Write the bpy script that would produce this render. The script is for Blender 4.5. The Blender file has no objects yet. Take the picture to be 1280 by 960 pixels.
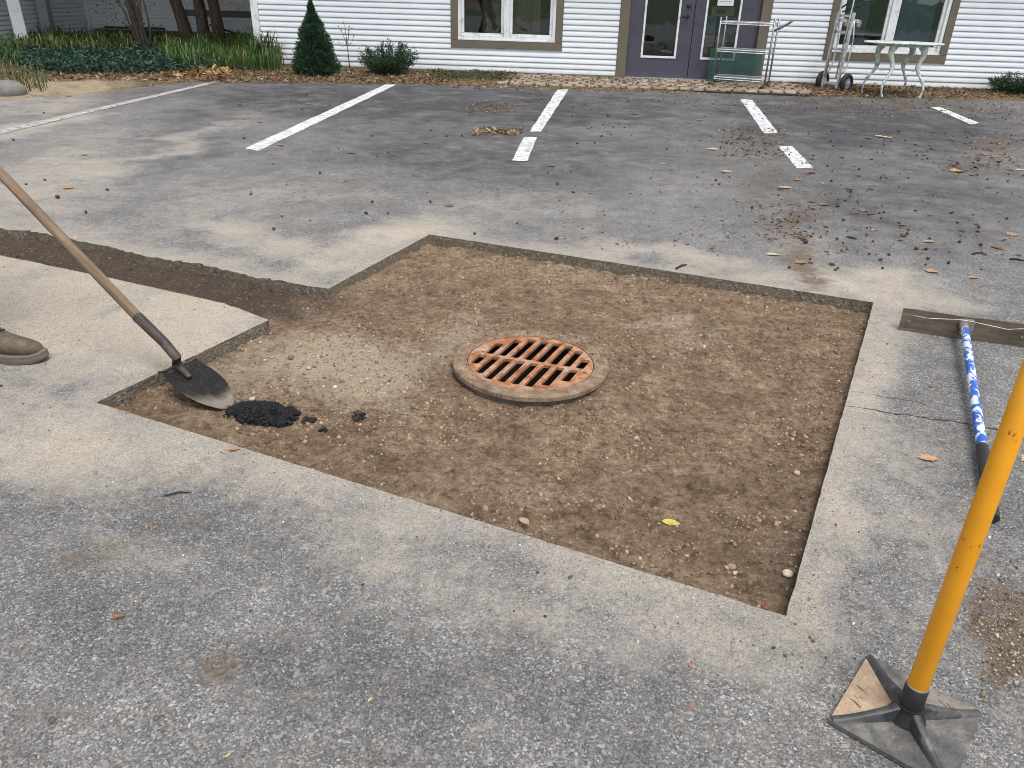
import bpy, bmesh, math, random
import numpy as np
from mathutils import Vector, Matrix, Euler
from mathutils.geometry import delaunay_2d_cdt
random.seed(7); rng = np.random.default_rng(7)
PI = math.pi
SC = bpy.context.scene; C = SC.collection
# ------------------------------------------------------------------ camera
FPX, PIT, ROL, YAW, CH = 966.42, 0.48067, 0.028338, -0.066201, 1.4
_cy, _sy = math.cos(YAW), math.sin(YAW)
_r0 = np.array([_cy, -_sy, 0]); _f0 = np.array([_sy, _cy, 0]); _z = np.array([0, 0, 1.])
CF = _f0*math.cos(PIT) - _z*math.sin(PIT); _u = _f0*math.sin(PIT) + _z*math.cos(PIT)
CR = _r0*math.cos(ROL) + _u*math.sin(ROL); CU = -_r0*math.sin(ROL) + _u*math.cos(ROL)
cd = bpy.data.cameras.new('camera'); cam = bpy.data.objects.new('camera', cd); C.objects.link(cam)
cd.sensor_width = 36; cd.lens = FPX/1280*36; cd.clip_start = .02; cd.clip_end = 500
M = Matrix.Identity(4)
for i in range(3):
    M[i][0] = CR[i]; M[i][1] = CU[i]; M[i][2] = -CF[i]
M[2][3] = CH; cam.matrix_world = M; SC.camera = cam
# ------------------------------------------------------------------ light
SUN_DIR = Vector((.20, -.32, .95)).normalized()
W = bpy.data.worlds.new('World'); SC.world = W; W.use_nodes = True
nt = W.node_tree; nt.nodes.clear()
sky = nt.nodes.new('ShaderNodeTexSky'); sky.sky_type = 'NISHITA'; sky.sun_disc = False
sky.sun_elevation = math.asin(SUN_DIR.z); sky.sun_rotation = math.atan2(SUN_DIR.x, SUN_DIR.y)
hs = nt.nodes.new('ShaderNodeHueSaturation'); hs.inputs['Saturation'].default_value = .24
bg = nt.nodes.new('ShaderNodeBackground'); bg.inputs['Strength'].default_value = .145
wo = nt.nodes.new('ShaderNodeOutputWorld')
nt.links.new(sky.outputs[0], hs.inputs['Color']); nt.links.new(hs.outputs[0], bg.inputs['Color']); nt.links.new(bg.outputs[0], wo.inputs[0])
sl = bpy.data.lights.new('sun', 'SUN'); sl.energy = 2.1; sl.angle = math.radians(32); sl.color = (1, .96, .9)
so = bpy.data.objects.new('sun', sl); C.objects.link(so); so.rotation_euler = SUN_DIR.to_track_quat('Z', 'Y').to_euler(); so.location = (-5, -5, 9)
SC.view_settings.view_transform = 'Standard'; SC.view_settings.look = 'None'; SC.view_settings.gamma = 1
SC.view_settings.exposure = .68; SC.cycles.filter_width = .95
# ------------------------------------------------------------------ survey: photo pixel -> place
def ray(px, py): return CF + CR*(px-640)/FPX + CU*(480-py)/FPX
def G(px, py, z=0.):
    d = ray(px, py); t = (z-CH)/d[2]; return Vector((d[0]*t, d[1]*t, z))
def FY(px, py, Y):
    d = ray(px, py); t = Y/d[1]; return Vector((d[0]*t, Y, CH+d[2]*t))
def topx(x, y, z=0.):
    x = np.asarray(x, float); y = np.asarray(y, float); h = z-CH
    w = x*CF[0]+y*CF[1]+h*CF[2]; w = np.where(w < .05, .05, w)
    return 640+FPX*(x*CR[0]+y*CR[1]+h*CR[2])/w, 480-FPX*(x*CU[0]+y*CU[1]+h*CU[2])/w
# ------------------------------------------------------------------ numpy noise
def perlin(x, y, seed=0):
    r = np.random.default_rng(seed); p = r.permutation(512); ang = r.random(512)*2*PI
    gx, gy = np.cos(ang), np.sin(ang)
    xi = np.floor(x).astype(int); yi = np.floor(y).astype(int); xf = x-xi; yf = y-yi
    def g(ix, iy, dx, dy):
        h = p[(p[ix & 511] + iy) & 511]; return gx[h]*dx+gy[h]*dy
    u = xf*xf*xf*(xf*(xf*6-15)+10); v = yf*yf*yf*(yf*(yf*6-15)+10)
    a = g(xi, yi, xf, yf); b = g(xi+1, yi, xf-1, yf); c = g(xi, yi+1, xf, yf-1); d = g(xi+1, yi+1, xf-1, yf-1)
    return (a+(b-a)*u)+((c+(d-c)*u)-(a+(b-a)*u))*v
def fbm(x, y, s, o=4, seed=0, gain=.5):
    t = 0; a = 1
    for k in range(o): t = t+a*perlin(x*s, y*s, seed+k); s *= 2.03; a *= gain
    return t
def sst(a, b, x): t = np.clip((x-a)/(b-a), 0, 1); return t*t*(3-2*t)
def inpoly(P, x, y):
    c = np.zeros(np.shape(x), bool); n = len(P)
    for i in range(n):
        x1, y1 = P[i][0], P[i][1]; x2, y2 = P[(i+1) % n][0], P[(i+1) % n][1]
        if y1 == y2: continue
        c ^= ((y1 > y) != (y2 > y)) & (x < (x2-x1)*(y-y1)/(y2-y1)+x1)
    return c
def segdist(P, x, y):
    d = np.full(np.shape(x), 1e9)
    for i in range(len(P)):
        a = np.array(P[i][:2]); b = np.array(P[(i+1) % len(P)][:2]); ab = b-a
        t = np.clip(((x-a[0])*ab[0]+(y-a[1])*ab[1])/(ab@ab+1e-12), 0, 1)
        d = np.minimum(d, np.hypot(x-a[0]-t*ab[0], y-a[1]-t*ab[1]))
    return d
# ------------------------------------------------------------------ materials
class NT:
    def __init__(s, name):
        s.m = bpy.data.materials.new(name); s.m.use_nodes = True; s.t = s.m.node_tree; s.t.nodes.clear()
        s.out = s.n('ShaderNodeOutputMaterial'); s.tc = s.n('ShaderNodeTexCoord')
        s.b = s.n('ShaderNodeBsdfPrincipled'); s.t.links.new(s.b.outputs[0], s.out.inputs[0])
    def n(s, k): return s.t.nodes.new(k)
    def put(s, v, sock):
        if isinstance(v, bpy.types.NodeSocket): s.t.links.new(v, sock)
        elif v is not None:
            if sock.type == 'RGBA' and not hasattr(v, '__len__'): v = (v, v, v, 1)
            elif sock.type == 'RGBA' and len(v) == 3: v = (*v, 1)
            sock.default_value = v
    def vec(s, scale=(1, 1, 1), src='Object'):
        m = s.n('ShaderNodeMapping'); s.t.links.new(s.tc.outputs[src], m.inputs[0]); m.inputs['Scale'].default_value = scale; return m.outputs[0]
    def noise(s, sc, det=3, ro=.5, vec=None, dist=0):
        n = s.n('ShaderNodeTexNoise'); n.inputs['Scale'].default_value = sc; n.inputs['Detail'].default_value = det
        n.inputs['Roughness'].default_value = ro; n.inputs['Distortion'].default_value = dist
        s.t.links.new(vec if vec is not None else s.tc.outputs['Object'], n.inputs['Vector']); return n.outputs['Fac']
    def vor(s, sc, feat='F1', out='Color', vec=None, rnd=1):
        n = s.n('ShaderNodeTexVoronoi'); n.feature = feat; n.inputs['Scale'].default_value = sc; n.inputs['Randomness'].default_value = rnd
        s.t.links.new(vec if vec is not None else s.tc.outputs['Object'], n.inputs['Vector']); return n.outputs[out]
    def ramp(s, f, st, interp='LINEAR'):
        n = s.n('ShaderNodeValToRGB'); n.color_ramp.interpolation = interp; e = n.color_ramp.elements
        while len(e) < len(st): e.new(.5)
        for i, (p, c) in enumerate(st):
            e[i].position = p; c = c if hasattr(c, '__len__') else (c, c, c); e[i].color = (*c[:3], 1)
        s.put(f, n.inputs[0]); return n.outputs[0]
    def mix(s, f, a, b, mode='MIX'):
        n = s.n('ShaderNodeMix'); n.data_type = 'RGBA'; n.blend_type = mode
        s.put(f, n.inputs[0]); s.put(a, n.inputs[6]); s.put(b, n.inputs[7]); return n.outputs[2]
    def math(s, op, a, b=0., c=False):
        n = s.n('ShaderNodeMath'); n.operation = op; n.use_clamp = c; s.put(a, n.inputs[0]); s.put(b, n.inputs[1]); return n.outputs[0]
    def attr(s, name, out='Fac'):
        n = s.n('ShaderNodeAttribute'); n.attribute_name = name; return n.outputs[out]
    def bump(s, h, st=.5, d=.01, prev=None):
        n = s.n('ShaderNodeBump'); n.inputs['Strength'].default_value = st; n.inputs['Distance'].default_value = d
        s.put(h, n.inputs['Height'])
        if prev is not None: s.put(prev, n.inputs['Normal'])
        return n.outputs[0]
    def sep(s, src='Object', k=2):
        n = s.n('ShaderNodeSeparateXYZ'); s.t.links.new(s.tc.outputs[src], n.inputs[0]); return n.outputs[k]
    def fin(s, col=None, rough=None, metal=None, nrm=None, spec=None):
        s.put(col, s.b.inputs['Base Color']); s.put(rough, s.b.inputs['Roughness']); s.put(metal, s.b.inputs['Metallic'])
        s.put(spec, s.b.inputs['Specular IOR Level'])
        if nrm is not None: s.put(nrm, s.b.inputs['Normal'])
        return s.m
def simple(name, col, rough=.6, metal=0, var=.25, sc=8, bsc=60, bst=.15, bd=.002, dirt=None, dsc=5, spec=.5):
    s = NT(name); n = s.noise(sc, 5, .6)
    a = tuple(c*(1-var) for c in col); b = tuple(min(1, c*(1+var)) for c in col)
    c = s.ramp(n, [(.3, a), (.7, b)])
    if dirt: c = s.mix(s.ramp(s.noise(dsc, 6, .7), [(.5, 0), (.68, 1)]), c, dirt)
    return s.fin(c, s.ramp(s.noise(sc*2, 3), [(.3, max(0, rough-.1)), (.7, min(1, rough+.12))]), metal, s.bump(s.noise(bsc, 4, .6), bst, bd), spec)
def m_asphalt():
    s = NT('asphalt')
    v1 = s.vor(205); v2 = s.vor(430); v3 = s.vor(120)
    g1 = s.math('MULTIPLY', s.ramp(v1, [(0, .0), (1, 1)]), 1.)
    sx = s.n('ShaderNodeSeparateColor'); s.put(v1, sx.inputs[0]); sy = s.n('ShaderNodeSeparateColor'); s.put(v2, sy.inputs[0]); sz = s.n('ShaderNodeSeparateColor'); s.put(v3, sz.inputs[0])
    big = s.noise(.9, 6, .62); mid = s.noise(6, 5, .65)
    c1 = s.ramp(sx.outputs[0], [(0, .04), (.3, .085), (.55, .15), (.82, .26), (.95, .48), (1, .80)])
    c2 = s.ramp(sy.outputs[0], [(0, .035), (.45, .12), (.8, .27), (1, .58)])
    base = s.mix(.5, c1, c2)
    # a few larger pale stones
    base = s.mix(s.math('MULTIPLY', s.ramp(sz.outputs[0], [(.955, 0), (.975, 1)]), .6), base, (.46, .44, .40))
    base = s.mix(s.math('MULTIPLY', s.ramp(sz.outputs[1], [(.975, 0), (.985, 1)]), .35), base, (.30, .20, .13))
    tone = s.ramp(big, [(.3, (.78, .785, .80)), (.5, (.98, .99, 1.0)), (.72, (1.3, 1.28, 1.24))])
    base = s.mix(1, base, tone, 'MULTIPLY')
    base = s.mix(1, base, s.ramp(mid, [(.3, .72), (.7, 1.25)]), 'MULTIPLY')
    base = s.mix(1, base, (.93, .91, .90), 'MULTIPLY')
    # dark worn, newer binder
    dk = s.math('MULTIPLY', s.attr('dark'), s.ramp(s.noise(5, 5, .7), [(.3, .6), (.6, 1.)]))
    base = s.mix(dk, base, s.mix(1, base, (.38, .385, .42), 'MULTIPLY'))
    # pale sawing dust, fills between the stones
    n1 = s.noise(3.2, 7, .7); n2 = s.noise(28, 5, .75)
    du = s.math('ADD', s.attr('dust'), s.math('MULTIPLY', s.math('SUBTRACT', s.math('ADD', s.math('ADD', s.math('MULTIPLY', n1, .35), s.math('MULTIPLY', s.noise(11, 6, .72), .3)), s.math('MULTIPLY', n2, .35)), .5), 2.7))
    dug = s.ramp(du, [(-.0, .12), (.15, .32), (.5, .72)]); du = s.ramp(du, [(.15, 0), (.5, .36), (1.0, .86)])
    fine = s.mix(.5, s.ramp(sy.outputs[1], [(0, .30), (.12, .70), (.5, .97), (1, 1.42)]), s.ramp(sx.outputs[1], [(0, .55), (.5, .98), (1, 1.3)]))
    dust = s.mix(1, s.mix(s.noise(1.7, 5), (.41, .362, .30), (.53, .455, .365)), fine, 'MULTIPLY')
    dust = s.mix(s.ramp(s.noise(4.2, 5, .7), [(.5, 0), (.8, .6)]), dust, (.40, .30, .20))
    base = s.mix(s.math('MULTIPLY', dug, s.math('SUBTRACT', 1., s.attr('dark'), True)), base, s.mix(1, (.30, .285, .265), fine, 'MULTIPLY')); col = s.mix(du, base, dust)
    # brown soil
    di = s.math('ADD', s.attr('dirt'), s.math('MULTIPLY', s.math('SUBTRACT', s.noise(11, 6, .78), .5), 2.6))
    di = s.math('MULTIPLY', s.ramp(di, [(.25, 0), (.8, 1)]), s.ramp(sy.outputs[2], [(0, .5), (.6, 1)]))
    col = s.mix(di, col, s.mix(1, s.ramp(s.noise(60, 5, .7), [(.3, (.075, .05, .033)), (.7, (.2, .15, .105))]), fine, 'MULTIPLY'))
    h = s.math('ADD', s.math('MULTIPLY', s.vor(205, out='Distance'), -1.), s.math('MULTIPLY', s.vor(430, out='Distance'), -.5))
    b = s.bump(h, .9, .0045)
    b = s.bump(s.noise(24, 6, .7), .5, .010, b)
    return s.fin(col, s.ramp(s.noise(40, 3), [(.3, .78), (.7, .95)]), 0, b, .3)
def m_cut():
    s = NT('sawn_asphalt')
    sx = s.n('ShaderNodeSeparateColor'); s.put(s.vor(85), sx.inputs[0])
    c = s.ramp(sx.outputs[0], [(0, (.09, .078, .062)), (.6, (.15, .13, .105)), (.85, (.19, .165, .135)), (1, (.30, .27, .22))])
    c = s.mix(s.ramp(s.noise(7, 5, .7), [(.35, 0), (.65, .7)]), c, (.17, .14, .10))
    c = s.mix(s.ramp(s.sep(), [(0, 0), (.02, 0)]), c, c)
    b = s.bump(s.vor(85, out='Distance'), .7, .006); b = s.bump(s.noise(40, 5, .7), .6, .008, b)
    return s.fin(c, .95, 0, b, .2)
def m_soil():
    s = NT('soil')
    n = s.noise(9, 8, .72); f = s.noise(95, 6, .75); m = s.noise(32, 6, .7)
    c = s.ramp(n, [(.3, (.145, .097, .062)), (.5, (.275, .192, .127)), (.7, (.43, .32, .222))])
    c = s.mix(1, c, s.ramp(m, [(.34, .50), (.5, .98), (.68, 1.36)]), 'MULTIPLY')
    c = s.mix(1, c, s.ramp(f, [(.25, .5), (.5, 1.0), (.75, 1.55)]), 'MULTIPLY')
    lt = s.math('ADD', s.attr('dust'), s.math('MULTIPLY', s.math('SUBTRACT', m, .5), 1.0))
    c = s.mix(s.ramp(lt, [(.2, 0), (.9, .95)]), c, s.mix(1, s.mix(s.noise(5, 4), (.50, .435, .35), (.48, .38, .27)), s.ramp(f, [(.3, .68), (.7, 1.3)]), 'MULTIPLY'))
    dk = s.math('ADD', s.attr('dark'), s.math('MULTIPLY', s.math('SUBTRACT', n, .5), .9))
    c = s.mix(s.ramp(dk, [(.2, 0), (.9, .9)]), c, s.mix(1, (.085, .065, .052), s.ramp(f, [(.3, .7), (.7, 1.3)]), 'MULTIPLY'))
    v = s.n('ShaderNodeSeparateColor'); s.put(s.vor(130), v.inputs[0])
    c = s.mix(s.ramp(v.outputs[0], [(.965, 0), (.975, .6)]), c, (.34, .29, .23))
    b = s.bump(s.noise(45, 8, .78, s.vec((1, 1.5, 1))), 1., .028); b = s.bump(s.vor(120, out='Distance'), .4, .005, b)
    return s.fin(c, .97, 0, b, .15)
def m_tint(name, rough=.8, bsc=80, bst=.3, spec=.3, bd=.004, var=True):
    s = NT(name); c = s.attr('tint', 'Color')
    if var: c = s.mix(1, c, s.ramp(s.noise(35, 4, .7), [(.3, .72), (.7, 1.28)]), 'MULTIPLY')
    return s.fin(c, rough, 0, s.bump(s.noise(bsc, 4, .6), bst, bd), spec)
def m_leaf(name):
    s = m_tint(name, .55, 60, .2, .35, .002, False); t = s.node_tree; b = [n for n in t.nodes if n.type == 'BSDF_PRINCIPLED'][0]
    tr = t.nodes.new('ShaderNodeBsdfTranslucent'); mx = t.nodes.new('ShaderNodeMixShader'); mx.inputs[0].default_value = .25
    a = [n for n in t.nodes if n.type == 'ATTRIBUTE'][0]; o = [n for n in t.nodes if n.type == 'OUTPUT_MATERIAL'][0]
    t.links.new(a.outputs['Color'], tr.inputs[0]); t.links.new(b.outputs[0], mx.inputs[1]); t.links.new(tr.outputs[0], mx.inputs[2]); t.links.new(mx.outputs[0], o.inputs[0]); return s
def m_siding():
    s = NT('white_siding')
    c = s.ramp(s.noise(1.4, 5, .6), [(.3, (.63, .665, .70)), (.7, (.71, .74, .77))])
    c = s.mix(s.ramp(s.noise(3, 6, .7, s.vec((1, 1, 14))), [(.58, 0), (.85, .28)]), c, (.42, .43, .40))
    z = s.attr('grime'); c = s.mix(s.math('MULTIPLY', z, s.ramp(s.noise(9, 5, .7), [(.3, .1), (.7, .55)])), c, (.33, .31, .25))
    return s.fin(c, s.ramp(s.noise(5, 3), [(.3, .42), (.7, .6)]), 0, s.bump(s.noise(60, 3, .6, s.vec((.15, 1, 1))), .12, .002), .4)
def m_glass():
    s = NT('window_glass'); t = s.t; t.nodes.remove(s.b)
    tr = s.n('ShaderNodeBsdfTransparent'); tr.inputs[0].default_value = (.80, .85, .85, 1)
    gl = s.n('ShaderNodeBsdfGlossy'); gl.inputs['Roughness'].default_value = .01; gl.inputs[0].default_value = (.9, .95, 1, 1)
    fr = s.n('ShaderNodeFresnel'); fr.inputs[0].default_value = 1.5
    nb = s.bump(s.noise(2.2, 2), .1, .02); s.put(nb, gl.inputs['Normal'])
    f = s.math('MULTIPLY', fr.outputs[0], 1.9, True); mx = s.n('ShaderNodeMixShader')
    s.put(f, mx.inputs[0]); t.links.new(tr.outputs[0], mx.inputs[1]); t.links.new(gl.outputs[0], mx.inputs[2]); t.links.new(mx.outputs[0], s.out.inputs[0]); return s.m
def m_rust():
    s = NT('rusty_cast_iron')
    n = s.noise(22, 8, .72); f = s.noise(160, 5, .7)
    c = s.ramp(n, [(.33, (.10, .05, .035)), (.43, (.24, .10, .05)), (.53, (.36, .165, .08)), (.62, (.42, .24, .135)), (.70, (.36, .28, .21))])
    c = s.mix(1, c, s.ramp(f, [(.3, .62), (.7, 1.3)]), 'MULTIPLY')
    c = s.mix(s.ramp(s.noise(9, 6, .7), [(.50, 0), (.64, .75)]), c, (.38, .30, .24)); c = s.mix(s.ramp(s.noise(13, 6, .75, s.vec((1.3, .8, 1))), [(.56, 0), (.68, .8)]), c, (.13, .075, .05))
    return s.fin(c, .88, 0, s.bump(f, .5, .003, s.bump(n, .3, .004)), .25)
def m_frame():
    s = NT('dusty_cast_iron')
    n = s.noise(14, 8, .72); f = s.noise(130, 5, .7)
    c = s.ramp(n, [(.32, (.09, .055, .035)), (.48, (.19, .135, .09)), (.68, (.32, .24, .165))])
    c = s.mix(1, c, s.ramp(f, [(.3, .66), (.7, 1.28)]), 'MULTIPLY')
    c = s.mix(s.ramp(s.noise(7, 6, .7), [(.56, 0), (.72, .7)]), c, (.38, .20, .10))
    return s.fin(c, .92, 0, s.bump(f, .5, .004), .2)
def m_paint(nm='road_paint', lo=.66, base=(.66, .69, .71)):
    s = NT(nm)
    v = s.n('ShaderNodeSeparateColor'); s.put(s.vor(170), v.inputs[0])
    w = s.math('ADD', s.noise(16, 7, .75), s.math('MULTIPLY', v.outputs[0], .22))
    c = s.mix(s.ramp(w, [(lo, 0), (lo+.06, .9)]), s.ramp(s.noise(3, 4), [(.3, base), (.7, tuple(k*1.17 for k in base))]), (.17, .165, .155))
    return s.fin(c, .75, 0, s.bump(s.vor(155, out='Distance'), .7, .004), .35)
def m_yellow():
    s = NT('yellow_painted_steel')
    c = s.ramp(s.noise(12, 4), [(.3, (.66, .27, .004)), (.7, (.74, .325, .008))])
    v = s.vec((1, 1, .35)); ch = s.math('MULTIPLY', s.ramp(s.noise(85, 5, .7, v), [(.60, 0), (.63, 1)]), s.ramp(s.noise(9, 4, .6), [(.5, 0), (.56, 1)]))
    c = s.mix(ch, c, (.06, .03, .015)); c = s.mix(s.ramp(s.noise(9, 7, .8), [(.56, 0), (.8, .35)]), c, (.30, .16, .03))
    return s.fin(c, s.ramp(s.noise(20, 4), [(.3, .3), (.7, .55)]), 0, s.bump(s.math('SUBTRACT', 1., ch), .35, .001), .5)
def m_plate():
    s = NT('scuffed_steel_plate')
    n = s.noise(14, 8, .72)
    c = s.ramp(n, [(.3, (.045, .045, .048)), (.5, (.115, .112, .108)), (.66, (.20, .195, .18))])
    t = s.math('ADD', s.attr('dust'), s.math('MULTIPLY', s.math('SUBTRACT', s.noise(26, 7, .75), .5), 1.2))
    c = s.mix(s.ramp(t, [(.3, 0), (.75, .95)]), c, s.ramp(s.noise(34, 5), [(.3, (.33, .23, .15)), (.7, (.47, .35, .24))]))
    c = s.mix(1, c, s.ramp(s.noise(150, 4, .7), [(.3, .75), (.7, 1.2)]), 'MULTIPLY')
    return s.fin(c, s.ramp(n, [(.3, .45), (.7, .8)]), .25, s.bump(s.noise(120, 5, .7), .3, .002), .5)
def m_blue():
    s = NT('blue_and_white_painted_pole')
    n = s.noise(19, 6, .7, s.vec((1, 1, .9)), .4); n2 = s.noise(80, 5, .7)
    c = s.mix(s.ramp(s.math('ADD', n, s.math('MULTIPLY', n2, .12)), [(.555, 0), (.585, 1)]), (.02, .10, .42), (.62, .66, .72))
    c = s.mix(s.ramp(s.noise(45, 5, .7), [(.62, 0), (.68, .8)]), c, (.05, .07, .13))
    return s.fin(c, .5, 0, s.bump(n, .2, .002), .4)
def m_blade():
    s = NT('tarred_steel')
    f = s.noise(220, 5, .75); n = s.noise(11, 5, .6)
    d = s.math('ADD', s.attr('dust'), s.math('MULTIPLY', s.math('SUBTRACT', n, .5), .8))
    a = s.mix(s.ramp(f, [(.5, 0), (.62, 1)]), (.010, .010, .012), (.085, .08, .07))
    c = s.mix(s.ramp(d, [(.2, 0), (.8, 1)]), a, s.ramp(f, [(.35, (.12, .11, .095)), (.6, (.31, .27, .22))]))
    return s.fin(c, .85, 0, s.bump(f, .9, .006), .2)
def m_wood(name, a, b, sc=30, rough=.7, ax=(1, 1, .06)):
    s = NT(name); v = s.vec(ax)
    n = s.noise(sc, 6, .65, v, .6); c = s.ramp(n, [(.3, a), (.7, b)])
    c = s.mix(s.ramp(s.noise(6, 5, .7), [(.5, 0), (.75, .5)]), c, tuple(k*.45 for k in a))
    return s.fin(c, rough, 0, s.bump(n, .4, .002), .3)
def m_litter():
    s = NT('leaf_mulch'); v = s.n('ShaderNodeSeparateColor'); s.put(s.vor(45), v.inputs[0])
    c = s.ramp(v.outputs[0], [(0, (.045, .03, .02)), (.5, (.12, .08, .05)), (.85, (.24, .15, .085)), (1, (.34, .25, .16))])
    c = s.mix(s.ramp(s.noise(2.6, 6, .7), [(.45, 0), (.65, .75)]), c, (.10, .105, .05))
    c = s.mix(s.ramp(s.attr('dust'), [(.2, 0), (.8, .9)]), c, s.ramp(s.noise(12, 6, .7), [(.3, (.24, .19, .13)), (.7, (.42, .34, .24))]))
    return s.fin(c, .95, 0, s.bump(s.noise(40, 7, .75), .8, .03), .15)
MA = dict(asphalt=m_asphalt(), cut=m_cut(), soil=m_soil(), gravel=m_tint('gravel_stone', .85), leaf=m_leaf('dry_leaf'), green=m_leaf('foliage'),
    siding=m_siding(), glass=m_glass(), rust=m_rust(), frame=m_frame(), paint=m_paint('road_paint', .60), faded=m_paint('faded_road_paint', .55, (.50, .48, .44)), yellow=m_yellow(), plate=m_plate(), blue=m_blue(), blade=m_blade(), litter=m_litter(),
    trim=simple('olive_brown_trim', (.135, .115, .082), .55, 0, .1), vinyl=simple('white_vinyl', (.74, .76, .77), .4, 0, .06, dirt=(.45, .45, .42), dsc=7),
    door=simple('violet_grey_door_paint', (.064, .061, .088), .5, 0, .08, dirt=(.048, .046, .064), dsc=9),
    black=simple('black_rubber', (.012, .012, .013), .6, 0, .3, 20, dirt=(.04, .038, .035), dsc=14),
    blackm=simple('black_iron', (.02, .02, .022), .5, .3, .3, 20, dirt=(.06, .05, .045), dsc=20),
    rib=simple('scuffed_black_rib', (.05, .05, .053), .5, .3, .5, 22, 90, .4, .002, dirt=(.15, .14, .13), dsc=26),
    tarsock=simple('dark_worn_socket', (.045, .038, .032), .6, .3, .4, 30, 90, .4, .003, dirt=(.10, .08, .06), dsc=22),
    tar=simple('fresh_tar', (.006, .0065, .009), .55, 0, .5, 40, 130, .9, .008, spec=.3),
    chromeb=simple('bright_chrome_wire', (.58, .585, .60), .38, .7, .3, 30), chrome=simple('chrome_wire', (.22, .225, .235), .42, .7, .35, 30), alu=simple('aluminium', (.58, .59, .6), .42, .7, .15, 12, dirt=(.25, .24, .22), dsc=14),
    steel=simple('worn_steel', (.34, .32, .29), .5, .7, .3, 20, dirt=(.2, .11, .06), dsc=25),
    shaft=m_wood('weathered_ash', (.10, .07, .045), (.26, .185, .125), 55, .75, (1, 1, .08)),
    luteboard=m_wood('grimy_lute_blade', (.05, .04, .03), (.15, .122, .092), 26, .8, (.12, 1, 1)),
    plank=m_wood('brown_boards', (.16, .10, .05), (.30, .20, .11), 12, .6, (1, 1, .1)),
    bark=m_wood('bark', (.045, .034, .026), (.17, .13, .10), 14, .95, (1, 1, .22)),
    twig=simple('dark_twig', (.035, .026, .02), .9, 0, .4, 20),
    table=simple('weathered_green_white_paint', (.50, .57, .53), .6, 0, .25, 24, dirt=(.09, .15, .125), dsc=11),
    teal=simple('teal_plastic_mesh', (.012, .07, .062), .55, 0, .3), tealp=simple('teal_board', (.01, .10, .11), .6, 0, .15),
    card=simple('cardboard', (.36, .26, .17), .85, 0, .12), orange=simple('orange_print', (.50, .14, .04), .8, 0, .15), paper=simple('paper', (.72, .72, .75), .8, 0, .04),
    ink=simple('ink', (.12, .12, .13), .8), red=simple('red_cloth', (.22, .03, .03), .8), curtain=simple('blue_grey_curtain', (.10, .19, .24), .9, 0, .25, 5),
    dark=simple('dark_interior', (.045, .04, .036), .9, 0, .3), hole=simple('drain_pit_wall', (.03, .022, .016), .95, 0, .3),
    cobble=m_tint('cobble_stone', .9, 50, .5), found=simple('concrete_foundation', (.12, .105, .09), .95, 0, .3, 10, 60, .5, .01),
    rock=simple('boulder_stone', (.17, .158, .145), .95, 0, .3, 12, 40, .6, .01), roof=simple('roof_shingle', (.07, .065, .06), .95, 0, .4),
    boot=simple('tan_boot_leather', (.085, .06, .038), .75, 0, .35, 16, 120, .35, .002, dirt=(.17, .135, .10), dsc=14),
    sole=simple('boot_sole', (.13, .115, .095), .85, 0, .3, 25, 80, .4, .003, dirt=(.07, .06, .05), dsc=25),
    denim=simple('work_trousers', (.07, .075, .09), .9, 0, .2, 20, 200, .3, .002), hivis=simple('olive_jacket', (.11, .115, .07), .85, 0, .15, 12, 100, .2, .002),
    skin=simple('skin', (.48, .29, .2), .55, 0, .08), hair=simple('brown_hair', (.05, .03, .02), .8), grass=simple('lawn', (.05, .08, .025), .9, 0, .4, 3, 30, .5, .02),
    greyp=simple('grey_painted_post', (.30, .31, .32), .6, 0, .1, dirt=(.2, .2, .19)), post=simple('white_painted_post', (.52, .56, .59), .6, 0, .06, dirt=(.4, .42, .4)))
# ------------------------------------------------------------------ mesh helpers
def npmesh(name, V, F, mat, attrs=None, smooth=False):
    V = np.asarray(V, np.float32); F = np.asarray(F, np.int32); me = bpy.data.meshes.new(name)
    me.vertices.add(len(V)); me.vertices.foreach_set('co', V.ravel()); k = F.shape[1]
    me.loops.add(F.size); me.loops.foreach_set('vertex_index', F.ravel())
    me.polygons.add(len(F)); me.polygons.foreach_set('loop_start', np.arange(0, F.size, k, dtype=np.int32))
    try: me.polygons.foreach_set('loop_total', np.full(len(F), k, np.int32))
    except Exception: pass
    me.update(calc_edges=True)
    if smooth: me.polygons.foreach_set('use_smooth', np.ones(len(F), bool))
    for a, v in (attrs or {}).items():
        v = np.asarray(v, np.float32)
        if v.ndim == 1: at = me.attributes.new(a, 'FLOAT', 'POINT'); at.data.foreach_set('value', v)
        else:
            at = me.attributes.new(a, 'FLOAT_COLOR', 'POINT'); at.data.foreach_set('color', np.c_[v, np.ones(len(v))].astype(np.float32).ravel())
    if mat: me.materials.append(mat)
    return me
def link(name, me, parent=None, loc=None, rot=None, **kw):
    o = bpy.data.objects.new(name, me); C.objects.link(o)
    if parent is not None: o.parent = parent
    if loc is not None: o.location = loc
    if rot is not None: o.rotation_euler = rot
    for k, v in kw.items(): o[k] = v
    return o
def thing(name, label, cat, loc=(0, 0, 0), rz=0, group=None):
    o = bpy.data.objects.new(name, None); C.objects.link(o); o.location = loc; o.rotation_euler = (0, 0, rz); o.empty_display_size = .1
    o['label'] = label; o['category'] = cat
    if group: o['group'] = group
    return o
def frame_of(d):
    d = Vector(d).normalized(); a = Vector((0, 0, 1)) if abs(d.z) < .9 else Vector((1, 0, 0)); u = d.cross(a).normalized(); return u, d.cross(u).normalized()
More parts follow.
